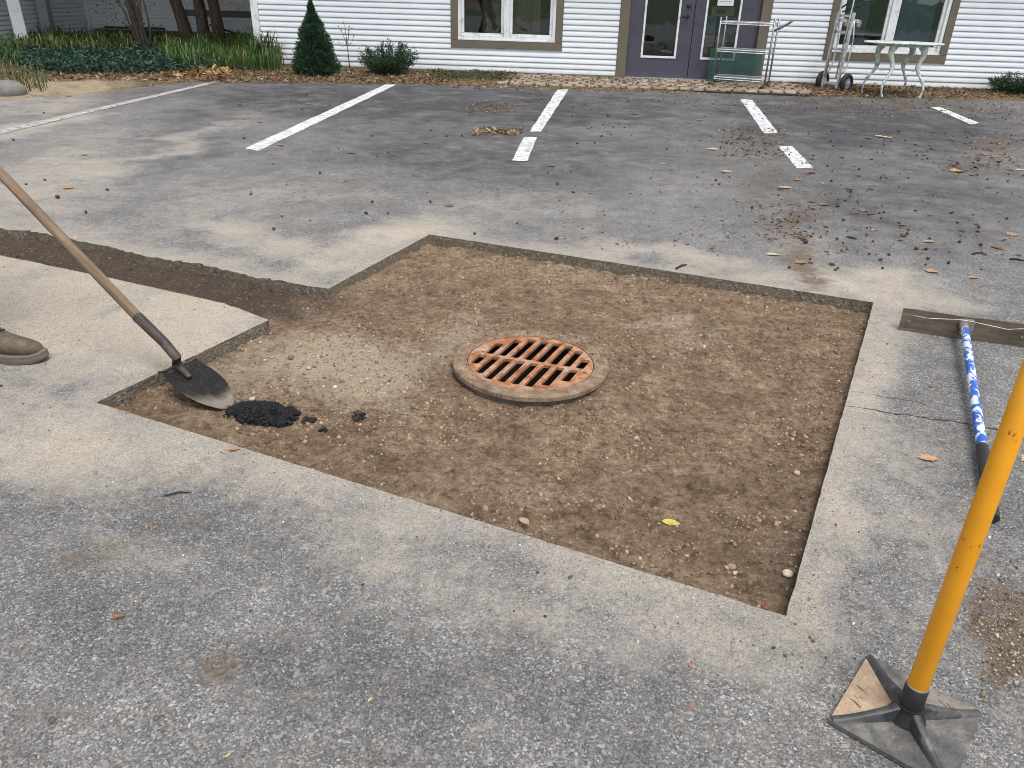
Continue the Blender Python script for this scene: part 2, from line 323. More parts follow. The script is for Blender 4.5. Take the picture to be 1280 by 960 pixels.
class MB:
    def __init__(s): s.v = []; s.f = []
    def add(s, vs, fs):
        n = len(s.v); s.v += [tuple(v) for v in vs]; s.f += [tuple(i+n for i in f) for f in fs]; return s
    def box(s, c, d, rot=None):
        c = Vector(c); R = Euler(rot).to_matrix() if rot is not None else Matrix.Identity(3)
        vs = [c+R @ Vector((x*d[0]/2, y*d[1]/2, z*d[2]/2)) for x in (-1, 1) for y in (-1, 1) for z in (-1, 1)]
        return s.add(vs, [(0, 1, 3, 2), (4, 6, 7, 5), (0, 4, 5, 1), (2, 3, 7, 6), (0, 2, 6, 4), (1, 5, 7, 3)])
    def lo(s, x0, x1, y0, y1, z0, z1): return s.box(((x0+x1)/2, (y0+y1)/2, (z0+z1)/2), (x1-x0, y1-y0, z1-z0))
    def tube(s, pts, r, n=8, cap=True):
        pts = [Vector(p) for p in pts]; rs = r if hasattr(r, '__len__') else [r]*len(pts); u = None; rings = []
        for i, p in enumerate(pts):
            d = (pts[min(i+1, len(pts)-1)]-pts[max(i-1, 0)]).normalized()
            if u is None: u, w = frame_of(d)
            else: u = (u-d*u.dot(d)).normalized(); w = d.cross(u).normalized()
            rings.append([p+(u*math.cos(2*PI*k/n)+w*math.sin(2*PI*k/n))*rs[i] for k in range(n)])
        return s.loft(rings, cap)
    def loft(s, rings, cap=True):
        n = len(rings[0]); vs = [v for r in rings for v in r]; fs = []
        for i in range(len(rings)-1):
            for k in range(n): a = i*n+k; b = i*n+(k+1) % n; fs.append((a, b, b+n, a+n))
        if cap: fs.append(tuple(range(n))[::-1]); fs.append(tuple((len(rings)-1)*n+k for k in range(n)))
        return s.add(vs, fs)
    def lathe(s, prof, n=24, c=(0, 0, 0)):
        c = Vector(c); return s.loft([[c+Vector((r*math.cos(2*PI*k/n), r*math.sin(2*PI*k/n), z)) for k in range(n)] for r, z in prof])
    def mesh(s, name, mat, smooth=False, bevel=0):
        me = bpy.data.meshes.new(name); me.from_pydata(s.v, [], s.f)
        bm = bmesh.new(); bm.from_mesh(me)
        if bevel: bmesh.ops.bevel(bm, geom=[e for e in bm.edges if len(e.link_faces) == 2 and e.calc_face_angle(0) > .6], offset=bevel, segments=2, affect='EDGES', clamp_overlap=True)
        bmesh.ops.recalc_face_normals(bm, faces=bm.faces); bm.to_mesh(me); bm.free()
        if smooth: me.polygons.foreach_set('use_smooth', [True]*len(me.polygons)); 
        if smooth == 'auto':
            try: me.set_sharp_from_angle(angle=.7)
            except Exception: pass
        me.materials.append(mat); return me
    def obj(s, name, mat, parent=None, smooth=False, bevel=0, **kw): return link(name, s.mesh(name, mat, smooth, bevel), parent, **kw)
def copy_tree(o, parent=None):
    c = o.copy(); C.objects.link(c); c.parent = parent
    for ch in list(o.children): copy_tree(ch, c)
    return c
def cdt(loops, pts, keep):
    vs = []; es = []
    for L in loops:
        n = len(vs); vs += [Vector((p[0], p[1])) for p in L]; es += [(n+i, n+(i+1) % len(L)) for i in range(len(L))]
    vs += [Vector((p[0], p[1])) for p in pts]
    r = delaunay_2d_cdt(vs, es, [], 0, 1e-6)
    V = np.array([(v.x, v.y) for v in r[0]]); F = np.array([f for f in r[2] if len(f) == 3], int); c = V[F].mean(1)
    F = F[keep(c[:, 0], c[:, 1])]
    a = V[F]; cr = (a[:, 1, 0]-a[:, 0, 0])*(a[:, 2, 1]-a[:, 0, 1])-(a[:, 1, 1]-a[:, 0, 1])*(a[:, 2, 0]-a[:, 0, 0])
    F[cr < 0] = F[cr < 0][:, ::-1]; return V, F[np.abs(cr) > 1e-12]
def join_scatter(protos, P, S, R, tint):
    """protos: list of (V,F); P n,3; S n or n,3; R n,3 euler; tint n,3 -> one V,F,tint"""
    Vs = []; Fs = []; Ts = []; off = 0; k = rng.integers(0, len(protos), len(P))
    S = np.asarray(S); S = S if S.ndim == 2 else np.repeat(S[:, None], 3, 1)
    for j, (v, f) in enumerate(protos):
        I = np.where(k == j)[0]
        if not len(I): continue
        cx, sx = np.cos(R[I, 0]), np.sin(R[I, 0]); cy, sy = np.cos(R[I, 1]), np.sin(R[I, 1]); cz, sz = np.cos(R[I, 2]), np.sin(R[I, 2])
        Rm = np.zeros((len(I), 3, 3))
        Rm[:, 0, 0] = cz*cy; Rm[:, 0, 1] = cz*sy*sx-sz*cx; Rm[:, 0, 2] = cz*sy*cx+sz*sx
        Rm[:, 1, 0] = sz*cy; Rm[:, 1, 1] = sz*sy*sx+cz*cx; Rm[:, 1, 2] = sz*sy*cx-cz*sx
        Rm[:, 2, 0] = -sy; Rm[:, 2, 1] = cy*sx; Rm[:, 2, 2] = cy*cx
        vv = v[None]*S[I][:, None, :]; vv = np.einsum('nij,nkj->nki', Rm, vv)+P[I][:, None, :]
        Vs.append(vv.reshape(-1, 3)); Fs.append((f[None]+(np.arange(len(I))*len(v))[:, None, None]+off).reshape(-1, f.shape[1])); Ts.append(np.repeat(tint[I], len(v), 0)); off += len(I)*len(v)
    return np.concatenate(Vs), np.concatenate(Fs), np.concatenate(Ts)
def ico(sub=1, jit=.2, flat=.7, seed=0):
    bm = bmesh.new(); bmesh.ops.create_icosphere(bm, subdivisions=sub, radius=1); r = np.random.default_rng(seed)
    V = np.array([v.co[:] for v in bm.verts])*(1+r.normal(0, jit, (len(bm.verts), 1))); V[:, 2] *= flat; V[:, 1] *= r.uniform(.65, 1)
    F = np.array([[v.index for v in f.verts] for f in bm.faces]); bm.free(); return V, F
STONES = [ico(1, .20, .7, s) for s in range(6)]; STONES2 = [ico(2, .05, .6, s+20) for s in range(5)]
def leaves_np(P, D, L, Wd, tint, cup=.15):
    """diamond leaves: base P, direction D, length L, width Wd"""
    D = D/np.linalg.norm(D, axis=1)[:, None]; q = rng.normal(size=D.shape); u = np.cross(D, q); u /= np.linalg.norm(u, axis=1)[:, None]+1e-9
    n = np.cross(D, u); L = np.asarray(L)[:, None]; Wd = np.asarray(Wd)[:, None]; m = P+D*L*.45
    V = np.stack([P, m+u*Wd/2-n*L*cup*.5, P+D*L, m-u*Wd/2-n*L*cup*.5], 1).reshape(-1, 3)
    i = np.arange(len(P))*4; F = np.concatenate([np.stack([i, i+1, i+2], 1), np.stack([i, i+2, i+3], 1)]); return V, F, np.repeat(tint, 4, 0)
def tints(n, cols, v=.25):
    cols = np.array(cols); return np.clip(cols[rng.integers(0, len(cols), n)]*(1+rng.uniform(-v, v, (n, 1))), 0, 1)
# ------------------------------------------------------------------ outlines
def densify(pts, step, jit, seed):
    r = np.random.default_rng(seed); out = []
    for a, b in zip(pts[:-1], pts[1:]):
        a = np.array(a[:2]); b = np.array(b[:2]); d = b-a; L = np.hypot(*d); n = max(1, int(L/step)); nn = np.array([-d[1], d[0]])/L
        for k in range(n): out.append(a+d*k/n+(nn*r.normal(0, jit) if k else 0))
    return out
p1, p2, p3, p4, p5, p6 = [G(*p) for p in ((537, 293), (1092, 378), (983, 770), (120, 503), (336, 400), (410, 361))]
tn = [G(*p) for p in ((280, 379), (140, 348), (0, 319))]; tn.append(tn[-1]+(tn[-1]-tn[0])*1.6)
tf = [G(*p) for p in ((-60, 276), (0, 285), (60, 292), (100, 302), (130, 307), (180, 320), (240, 329), (300, 342), (360, 353))]; tf.insert(0, Vector((tn[-1].x, tn[-1].y+.62, 0)))
PIT_L = (densify([p1, p2, p3, p4, p5], .04, .0009, 1) + densify([p5]+tn, .05, .002, 2) + densify([tn[-1], tf[0]], .2, 0, 3)
       + densify(tf+[p6], .028, .009, 4) + densify([p6, p1], .04, .001, 5))
def crack(pts, w, seed):
    r = np.random.default_rng(seed); c = densify([G(*p) for p in pts], .018, .004, seed); up = []; dn = []
    for i, p in enumerate(c):
        k = w*r.uniform(.35, 1.3)*min(1, (i+1)/5, (len(c)-i)/5+.1); up.append(p+np.array([0, k])); dn.append(p-np.array([0, k]))
    return up+dn[::-1]
CR1 = crack([(1062, 489), (1085, 492), (1110, 497), (1140, 501), (1163, 506)], .0035, 11)
CR2 = crack([(1056, 507), (1100, 514), (1150, 521), (1200, 528), (1225, 534), (1278, 541), (1330, 546)], .0055, 12)
EDGE = [(-20, 1), (-13, 5.2), (-9, 7.9), (-6.9, 9.05), (-6.55, 9.45), (-6.1, 9.95), (-5.75, 10.9), (-5.35, 11.45), (-4.6, 11.8), (-3.5, 11.97), (-1.88, 12.08), (.6, 12.16), (2, 12.3), (3.34, 12.45), (5, 12.6), (6.57, 12.75), (9, 13.0), (16, 13.3)]
EDGE_D = densify(EDGE, .12, .018, 6)+[np.array(EDGE[-1])]
OUT = list(EDGE_D)+[np.array((16., -8.)), np.array((-20., -8.))]
pitA = np.array([p[:2] for p in PIT_L])
def jgrid(x0, x1, y0, y1, s):
    X, Y = np.meshgrid(np.arange(x0, x1, s), np.arange(y0, y1, s)); X = X.ravel(); Y = Y.ravel()
    return X+rng.uniform(-.3, .3, X.size)*s, Y+rng.uniform(-.3, .3, X.size)*s
gx = []; gy = []
for (a, b, c, d, s) in ((-2.2, 2.4, .6, 2.2, .03), (-4, 3.6, 2.2, 4.6, .045), (-6.5, 6, 4.6, 7.5, .085), (-9, 8, 7.5, 13.3, .13), (-19, 15, -7, .5, .8), (-18, -9.5, 1, 8, .6), (9, 15, 1, 12, .6)):
    X, Y = jgrid(a, b, c, d, s); gx.append(X); gy.append(Y)
gx = np.concatenate(gx); gy = np.concatenate(gy)
k = inpoly(OUT, gx, gy) & ~inpoly(pitA, gx, gy)
k &= segdist(OUT, gx, gy) > .03; gx, gy = gx[k], gy[k]; k = segdist(pitA, gx, gy) > .012; gx, gy = gx[k], gy[k]
k = (segdist(CR1, gx, gy) > .012) & (segdist(CR2, gx, gy) > .012); gx, gy = gx[k], gy[k]
AV, AF = cdt([OUT, PIT_L, CR1, CR2], np.c_[gx, gy], lambda x, y: inpoly(OUT, x, y) & ~inpoly(pitA, x, y) & ~inpoly(CR1, x, y) & ~inpoly(CR2, x, y))
# stains on the pavement, each a patch of its own: (px, py, rx, ry, tilt deg, strength)
DUST = [(150, 400, 290, 100, 10, 1.25), (60, 540, 240, 80, 15, .7), (280, 575, 240, 60, 17, .66), (450, 650, 200, 50, 17, .42), (640, 760, 260, 60, 17, .35), (1150, 640, 90, 160, 0, .3), (500, 295, 110, 26, -10, .85), (420, 330, 70, 30, 0, .7),
        (1085, 450, 50, 110, 8, .75), (1050, 620, 45, 170, 10, .55), (1080, 360, 150, 26, 8, .9), (860, 325, 190, 18, 8, .6), (700, 730, 150, 26, 17, .5), (850, 790, 170, 40, 14, .5), (1000, 820, 80, 50, 0, .4),
        (60, 230, 150, 60, -18, .5), (190, 190, 170, 9, -20, .6), (40, 160, 120, 12, -12, .6), (70, 130, 90, 14, -8, .5), (330, 250, 190, 36, -8, .30), (640, 255, 160, 20, 0, .28),
        (1010, 300, 45, 45, 0, .30), (170, 690, 110, 40, 20, .25), (560, 740, 100, 30, 10, .25), (480, 700, 190, 30, 17, .35), (290, 860, 40, 16, 0, .25), (1190, 440, 30, 20, 0, .2), (330, 300, 140, 18, 8, .6), (930, 345, 60, 18, 8, .7), (90, 290, 120, 18, 6, .45)]
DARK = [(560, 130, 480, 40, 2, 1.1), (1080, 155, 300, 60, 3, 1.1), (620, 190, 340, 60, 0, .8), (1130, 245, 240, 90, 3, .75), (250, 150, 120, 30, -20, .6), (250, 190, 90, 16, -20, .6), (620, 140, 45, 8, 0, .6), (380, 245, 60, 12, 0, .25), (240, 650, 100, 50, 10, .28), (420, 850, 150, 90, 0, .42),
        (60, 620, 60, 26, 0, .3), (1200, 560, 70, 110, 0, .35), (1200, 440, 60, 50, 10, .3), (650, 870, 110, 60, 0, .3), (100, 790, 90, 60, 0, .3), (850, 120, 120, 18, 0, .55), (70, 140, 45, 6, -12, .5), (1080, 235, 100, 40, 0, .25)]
DIRT = [(1245, 765, 60, 46, 20, 1.15), (1275, 810, 40, 70, 0, 1.0), (960, 180, 45, 22, 20, .5), (985, 275, 30, 40, 10, .62), (1008, 338, 34, 40, 10, .8), (955, 225, 34, 54, 20, .42), (625, 138, 34, 7, 0, .6), (625, 166, 42, 8, 0, .6), (285, 850, 24, 14, 0, .5),
        (120, 690, 70, 22, -12, .55), (285, 840, 50, 26, 0, .6), (420, 950, 60, 20, 0, .5), (215, 600, 60, 14, -20, .4), (240, 655, 40, 14, -15, .35), (600, 690, 60, 14, 10, .3), (40, 900, 60, 20, 0, .35), (1190, 690, 30, 30, 0, .5), (430, 260, 60, 10, 0, .25), (1250, 185, 60, 30, 0, .45), (40, 190, 60, 8, -10, .35), (95, 345, 26, 7, 0, .3), (30, 325, 24, 6, 0, .3), (215, 620, 26, 8, -20, .35), (1130, 370, 20, 5, 0, .3), (700, 115, 60, 6, 0, .35), (140, 115, 60, 5, -3, .5), (1110, 130, 190, 9, 2, .45), (870, 118, 90, 5, 2, .4)]
def paint(L, x, y, z=0.):
    px, py = topx(x, y, z); px = px+50*fbm(x, y, 1.3, 5, 50, .6); py = py+24*fbm(x, y, 1.7, 5, 60, .6)*np.clip(py/400, .15, 1); t = np.zeros(len(px))
    for (cx, cy, rx, ry, a, s) in L:
        a = math.radians(a); dx = px-cx; dy = py-cy; u = (dx*math.cos(a)+dy*math.sin(a))/rx; v = (-dx*math.sin(a)+dy*math.cos(a))/ry
        t = np.maximum(t, s*(1-sst(.2, 1.35, np.hypot(u, v))))
    return np.clip(t*(1+.55*fbm(x, y, 2.3, 3, 70)+.45*fbm(x, y, 7.5, 4, 75, .7)), 0, 1.3)
dp = segdist(pitA, AV[:, 0], AV[:, 1]); near = (AV[:, 1] > .3)
adust = np.where(near, paint(DUST, AV[:, 0], AV[:, 1]), .1); adust = np.maximum(adust*.92, .55*(1-sst(.0, .26, dp+.12*fbm(AV[:, 0], AV[:, 1], 3, 3, 5))))
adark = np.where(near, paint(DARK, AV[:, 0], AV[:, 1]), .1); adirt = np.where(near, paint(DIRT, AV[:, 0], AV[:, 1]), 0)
az = .004*fbm(AV[:, 0], AV[:, 1], 1.1, 3, 9)*sst(0, .5, dp)
link('asphalt_pavement', npmesh('asphalt_pavement', np.c_[AV, az], AF, MA['asphalt'], dict(dust=adust, dark=adark, dirt=adirt), True), kind='structure')
# sawn / broken edges of the pit, and the cracks
def skirt(loop, depth, name, mat, rough, rows=5, seed=0):
    L = np.array([p[:2] for p in loop]); n = len(L); r = np.random.default_rng(seed); V = []
    c = np.roll(L, -1, 0)-np.roll(L, 1, 0); nn = np.c_[c[:, 1], -c[:, 0]]/(np.hypot(*c.T)[:, None]+1e-9)
    for k in range(rows+1):
        off = 0 if k == 0 else r.normal(0, 1, (n, 1))*rough; V.append(np.c_[L+nn*off, np.full(n, -depth*k/rows)])
    V = np.concatenate(V); i = np.arange(n); j = (i+1) % n
    F = np.concatenate([np.stack([k*n+i, k*n+j, (k+1)*n+j, (k+1)*n+i], 1) for k in range(rows)]); return npmesh(name, V, F, mat, smooth=True)
link('pavement_cut_edge', skirt(PIT_L, .16, 'pavement_cut_edge', MA['cut'], .0012), kind='structure')
for c, dpt in ((CR1, .01), (CR2, .014)):
    o = link('pavement_crack', skirt(c, dpt, 'pavement_crack', MA['cut'], .0005, 1), kind='structure')
bz = MB()
for c in (CR1, CR2): n = len(c)//2; bz.add([(p[0], p[1], -.0095) for p in c], [(i, i+1, 2*n-2-i, 2*n-1-i) for i in range(n-1)])
bz.obj('crack_bottom', MA['hole'], kind='structure')
# ------------------------------------------------------------------ soil in the pit
MH = Vector((-.1175, 2.915, 0)); RO = .327
def soil_z(x, y):
    z = -.071+.010*sst(-1.5, -2.6, x)+.010*fbm(x, y, 1.6, 3, 21)+.011*fbm(x, y, 6, 4, 22, .6)+.012*np.abs(fbm(x, y*1.3, 18, 4, 30, .72))
    d = np.hypot(x-MH.x, y-MH.y); back = sst(-.3, .4, (y-MH.y)*.9+(x-MH.x)*.25)
    z += (.032*back+.036*(1-back))*(1-sst(.33, .66, d))
    z -= .012*(1-sst(.32, .38, d))*(1-back)
    # footprints pressed in
    for (a, b, w, l, an) in ((790, 385, .05, .13, .3), (860, 400, .05, .13, .3), (640, 560, .05, .13, -.4), (520, 560, .05, .12, .5), (760, 560, .05, .12, .9)):
        q = G(a, b, -.07); dx = x-q.x; dy = y-q.y; u = (dx*math.cos(an)+dy*math.sin(an))/l; v = (-dx*math.sin(an)+dy*math.cos(an))/w
        z -= .006*(1-sst(.7, 1.1, np.hypot(u, v)))
    # small bank of spoil along the walls
    dw = segdist(pitA[::3], x, y); z += .018*(1-sst(.0, .12, dw))*(.6+1.1*fbm(x, y, 5, 3, 44)); return z
xs = np.concatenate([np.arange(-7.5, -1.75, .035), np.arange(-1.75, 1.66, .0085)]); ys = np.concatenate([np.arange(1.4, 4.7, .0095), np.arange(4.7, 8.2, .05)])
X, Y = np.meshgrid(xs, ys); sh = X.shape; X = X.ravel(); Y = Y.ravel(); Z = soil_z(X, Y)
ii = np.arange(X.size).reshape(sh); F = np.stack([ii[:-1, :-1].ravel(), ii[:-1, 1:].ravel(), ii[1:, 1:].ravel(), ii[1:, :-1].ravel()], 1)
cx = X[F].mean(1); cy = Y[F].mean(1); big = inpoly(pitA, cx, cy) | (segdist(pitA[::2], cx, cy) < .09)
F = F[big & (np.hypot(cx-MH.x, cy-MH.y) > RO-.02)]
used = np.zeros(X.size, bool); used[F.ravel()] = True; re = np.cumsum(used)-1; F = re[F]; X, Y, Z = X[used], Y[used], Z[used]
SL = [(430, 465, 150, 55, 5, 1.0), (560, 440, 70, 60, 0, .5), (520, 520, 60, 20, 0, .35), (330, 560, 60, 20, 15, .2), (700, 345, 160, 30, 8, .32), (640, 600, 90, 40, 10, .30), (860, 420, 60, 30, 0, .35), (930, 470, 60, 30, 0, .2), (300, 470, 60, 26, 0, .5), (590, 330, 60, 18, 0, .28), (900, 620, 60, 30, 0, .2), (820, 400, 50, 16, 10, .5), (1000, 560, 40, 50, 0, .2)]
SD = [(150, 335, 320, 40, 10, 1.35), (360, 375, 60, 20, 0, .5), (420, 480, 36, 18, 0, .5), (200, 525, 60, 16, 15, .3), (820, 355, 60, 22, 8, .22), (960, 700, 60, 40, 0, .3), (700, 520, 80, 20, 0, .25), (870, 410, 34, 10, 0, .35), (960, 740, 40, 26, 0, .5), (570, 490, 40, 30, 20, .3), (750, 660, 60, 24, 0, .2), (600, 620, 50, 18, 10, .2)]
link('soil', npmesh('soil', np.c_[X, Y, Z], F, MA['soil'], dict(dust=paint(SL, X, Y, -.07), dark=paint(SD, X, Y, -.07)), True), kind='structure')
def inpit(x, y, m=.0): return inpoly(pitA, x, y) & (np.hypot(x-MH.x, y-MH.y) > RO+.02)
# stones and crumbs in the pit
n = 16000; x = rng.uniform(-5.5, 1.65, n*3); y = rng.uniform(1.4, 6.0, n*3); k = inpit(x, y); k &= (x > -1.75) | (rng.random(x.size) < .5); x, y = x[k][:n], y[k][:n]
px, py = topx(x, y, -.07); den = paint([(420, 475, 150, 70, 0, 1), (970, 690, 90, 110, 0, .8), (450, 400, 110, 60, 0, .7)], x, y, -.07)
k = rng.random(len(x)) < .12+.85*den; x, y = x[k], y[k]; s = np.clip(rng.lognormal(-5.75, .48, len(x)), .0018, .013)
T = tints(len(x), [(.26, .21, .16), (.22, .17, .125), (.16, .12, .085), (.22, .17, .125), (.38, .33, .27), (.15, .115, .085), (.19, .15, .11), (.13, .1, .072)], .3)
V, F, T = join_scatter(STONES, np.c_[x, y, soil_z(x, y)+s*.25], s, rng.uniform(0, 6.28, (len(x), 3))*[.15, .15, 1], T)
n = 60000; cx_ = rng.uniform(-4.2, 1.65, n); cy_ = rng.uniform(1.4, 5.4, n); k = inpit(cx_, cy_) & ((cx_ > -1.75) | (rng.random(n) < .4)); k &= fbm(cx_, cy_, 2.6, 5, 71, .6)+rng.normal(0, .12, n) > .0; cx_, cy_ = cx_[k], cy_[k]
s2 = np.clip(rng.lognormal(-5.35, .42, len(cx_)), .0025, .013); T2 = tints(len(cx_), [(.22, .155, .103), (.27, .19, .128), (.17, .118, .077), (.14, .095, .062), (.31, .228, .16)], .2)
T2 = T2*(1-.62*np.clip(paint(SD, cx_, cy_, -.07), 0, 1)[:, None])*(1+.5*np.clip(paint(SL, cx_, cy_, -.07), 0, 1)[:, None])
V2, F2, T2 = join_scatter([ico(1, .22, .75, q+40) for q in range(6)], np.c_[cx_, cy_, soil_z(cx_, cy_)-s2*.05], s2, rng.uniform(0, 6.28, (len(cx_), 3))*[.2, .2, 1], T2)
link('soil_clods', npmesh('soil_clods', V2, F2, MA['gravel'], dict(tint=T2), True), kind='stuff')
link('pit_gravel', npmesh('pit_gravel', V, F, MA['gravel'], dict(tint=T), False), kind='stuff')
# loose grit on the asphalt
n = 26000; px = rng.uniform(-60, 1340, n); py = 960-760*rng.random(n)**1.0; P = np.array([G(a, b)[:] for a, b in zip(px, py)]); x, y = P[:, 0], P[:, 1]
d = segdist(pitA[::2], x, y); k = (~inpoly(pitA, x, y)) & ((rng.random(n) < .10+.55*(1-sst(0, .35, d))+.5*paint([(1235, 760, 60, 90, 0, 1), (170, 420, 230, 110, 0, 1.0), (200, 620, 120, 40, -20, .4)], x, y))) & (d > .004)
x, y = x[k], y[k]; s = np.clip(rng.lognormal(-6.4, .45, len(x)), .0011, .007)
T = tints(len(x), [(.3, .27, .23), (.14, .11, .085), (.07, .065, .06), (.5, .46, .4), (.2, .15, .1)], .3)
V, F, T = join_scatter(STONES, np.c_[x, y, s*.35], s, rng.uniform(0, 6.28, (len(x), 3))*[.15, .15, 1], T)
link('loose_grit', npmesh('loose_grit', V, F, MA['gravel'], dict(tint=T), False), kind='stuff')
n = 40000; px = rng.uniform(880, 1330, n); py = rng.uniform(170, 900, n); P = np.array([G(a, b)[:] for a, b in zip(px, py)]); k = (rng.random(n) < paint([(1245, 765, 60, 50, 20, 1), (1280, 810, 40, 70, 0, .9), (985, 275, 30, 26, 10, .5), (1010, 335, 24, 30, 10, .6), (955, 215, 30, 40, 10, .35)], P[:, 0], P[:, 1])) & ~inpoly(pitA, P[:, 0], P[:, 1]); P = P[k]; n = len(P)
s = np.clip(rng.lognormal(-6.2, .5, n), .0012, .008); P[:, 2] = s*.3; V, F, T = join_scatter(STONES, P, s, rng.uniform(0, 6.28, (n, 3))*[.15, .15, 1], tints(n, [(.17, .12, .08), (.12, .08, .055), (.24, .18, .13), (.4, .35, .28)], .3))
link('spilled_dirt', npmesh('spilled_dirt', V, F, MA['gravel'], dict(tint=T), False), kind='stuff')
# larger stones one can pick out in the pit
def stone(px, py, r, col, label, z=None, cat='stone'):
    q = G(px, py, -.07 if z is None else z); zz = float(soil_z(np.array([q.x]), np.array([q.y]))[0]) if z is None else z
    v, f = STONES2[int(px+py) % 5]; me = npmesh('stone', v*r, f, MA['gravel'], dict(tint=np.tile(col, (len(v), 1))), True)
    return link('stone', me, None, (q.x, q.y, zz+r*.35), (0, 0, px), label=label, category=cat)
stone(983, 724, .0155, (.52, .44, .34), 'round pale stone in the near right corner of the soil pit')
stone(915, 708, .014, (.27, .2, .14), 'flat brown stone near the right corner of the soil pit')
stone(995, 596, .012, (.40, .33, .26), 'buff pebble close to the right edge of the soil pit')
stone(419, 485, .012, (.52, .47, .40), 'white pebble on the dark stain right of the black asphalt heap')
stone(364, 447, .015, (.14, .11, .085), 'dark brown clod of soil above the black asphalt heap')
stone(386, 461, .010, (.42, .37, .31), 'small pale pebble below the dark clod in the pit')
stone(315, 499, .014, (.42, .36, .28), 'sandy stone lying between shovel tip and black asphalt heap')
stone(340, 448, .009, (.33, .27, .2), 'tiny tan pebble beside the dark clod in the pit')
stone(893, 516, .010, (.22, .16, .11), 'brown pebble in the soil well right of the drain grate')
stone(65, 901, .008, (.10, .09, .08), 'dark stone on the pavement at the lower left', 0.)
# ------------------------------------------------------------------ storm drain
def disc_holes(R, holes, z0, z1, name, mat, n=72):
    outer = [np.array((R*math.cos(2*PI*i/n), R*math.sin(2*PI*i/n))) for i in range(n)]
    V, F = cdt([outer]+holes, [], lambda x, y: inpoly(outer, x, y) & ~np.any([inpoly(h, x, y) for h in holes], 0))
    b = MB(); nv = len(V); b.add([(*v, z1) for v in V]+[(*v, z0) for v in V], [tuple(f) for f in F]+[tuple(i+nv for i in f[::-1]) for f in F])
    for L in [outer]+holes:
        m = len(L); b.add([(*p, z1) for p in L]+[(*p, z0) for p in L], [(i, (i+1) % m, m+(i+1) % m, m+i) for i in range(m)])
    me = b.mesh(name, mat); bm = bmesh.new(); bm.from_mesh(me); bmesh.ops.remove_doubles(bm, verts=bm.verts, dist=1e-5)
    bmesh.ops.recalc_face_normals(bm, faces=bm.faces); bm.to_mesh(me); bm.free(); return me
dr = thing('storm_drain', 'round rusty slotted drain grate in its pale iron ring standing in the soil pit', 'drain', (MH.x, MH.y, 0), math.radians(-13))
dr.rotation_euler = (math.radians(-.6), math.radians(.4), math.radians(-13))
def rrect(cu, v0, v1, w, sk=.0, r=.008):
    pts = []
    for (sx, vv, a0) in ((1, v1, 0), (-1, v1, 90), (-1, v0, 180), (1, v0, 270)):
        cxx = cu+sx*(w/2-r); cv = vv-r if vv == v1 else vv+r
        for a in (0, 45, 90):
            a = math.radians(a0+a); pts.append(np.array((cxx+r*math.cos(a)+sk*(cv), cv+r*math.sin(a))))
    return pts
GR = .262; holes = []
for row in (1, -1):
    for i in range(8):
        u = (i-3.5)*.0565+(.006 if row > 0 else -.006); v1 = min(.222, math.sqrt(max(0, .243**2-(abs(u)+.017)**2)))
        if v1 < .05: continue
        a, b = (.011, v1) if row > 0 else (-v1, -.011); holes.append(rrect(u, a, b, .036, .12, .007))
for sx in (1, -1):
    holes.append([np.array((sx*.226+.0, sx*-.012)), np.array((sx*.226+.016, sx*-.012)), np.array((sx*.226+.016, sx*-.026)), np.array((sx*.226, sx*-.026))])
link('grate', disc_holes(GR, holes, -.025, -.012, 'grate', MA['rust']), dr)
pr = [(GR+.003, -.05), (GR+.003, -.0105), (GR+.006, -.008), (RO-.006, -.006), (RO, -.011), (RO, -.028), (RO-.012, -.034), (RO-.03, -.036), (RO-.03, -.05)]
b = MB(); n = 96; rings = [[(r*math.cos(2*PI*k/n), r*math.sin(2*PI*k/n), z) for k in range(n)] for r, z in pr]; b.loft(rings+[rings[0]], False)
b.obj('frame_ring', MA['frame'], dr, True).data.set_sharp_from_angle(angle=.6)
b = MB(); pr = [(RO-.035, -.055), (RO-.035, -.03), (RO-.02, -.035), (RO-.013, -.06), (RO+.012, -.066), (RO+.022, -.072), (RO+.022, -.12), (RO-.035, -.12)]
rings = [[(r*math.cos(2*PI*k/n), r*math.sin(2*PI*k/n), z) for k in range(n)] for r, z in pr]; b.loft(rings+[rings[0]], False)
b.obj('base_flange', simple('grey_iron_flange', (.12, .10, .082), .95, 0, .45, 18, 60, .6, .006, dirt=(.2, .15, .105), dsc=9), dr, True)
b = MB(); b.loft([[(r*math.cos(2*PI*k/48), r*math.sin(2*PI*k/48), z) for k in range(48)] for r, z in ((.29, -.06), (.29, -.9), (.001, -.9))], False); b.obj('shaft_wall', MA['hole'], dr)
# ------------------------------------------------------------------ parking lines
def stripe(px4, name='parking_line', mt='paint'):
    P = [G(*p) for p in px4]; b = MB(); N = 30; vs = []
    for i in range(N+1):
        t = i/N; a = P[0].lerp(P[3], t); c = P[1].lerp(P[2], t); j = random.uniform(-.006, .006); k = random.uniform(-.006, .006)
        d = (c-a).normalized(); vs += [a+d*j+Vector((0, 0, .004)), c+d*k+Vector((0, 0, .004))]
    b.add(vs, [(2*i, 2*i+1, 2*i+3, 2*i+2) for i in range(N)]); b.obj(name, MA[mt], kind='structure')
stripe([(697, 112), (711, 112), (676, 165), (662, 165)]); stripe([(655, 172), (671, 172), (659, 202), (640, 201)])
stripe([(482, 106), (496, 106), (323, 189), (306, 186)]); stripe([(925, 124), (940, 125), (973, 167), (955, 167)])
stripe([(973, 183), (990, 183), (1016, 210), (996, 211)]); stripe([(1163, 134), (1175, 134), (1224, 154), (1214, 156)])
stripe([(271, 101), (281, 101), (-62, 183), (-75, 180)], mt='faded')
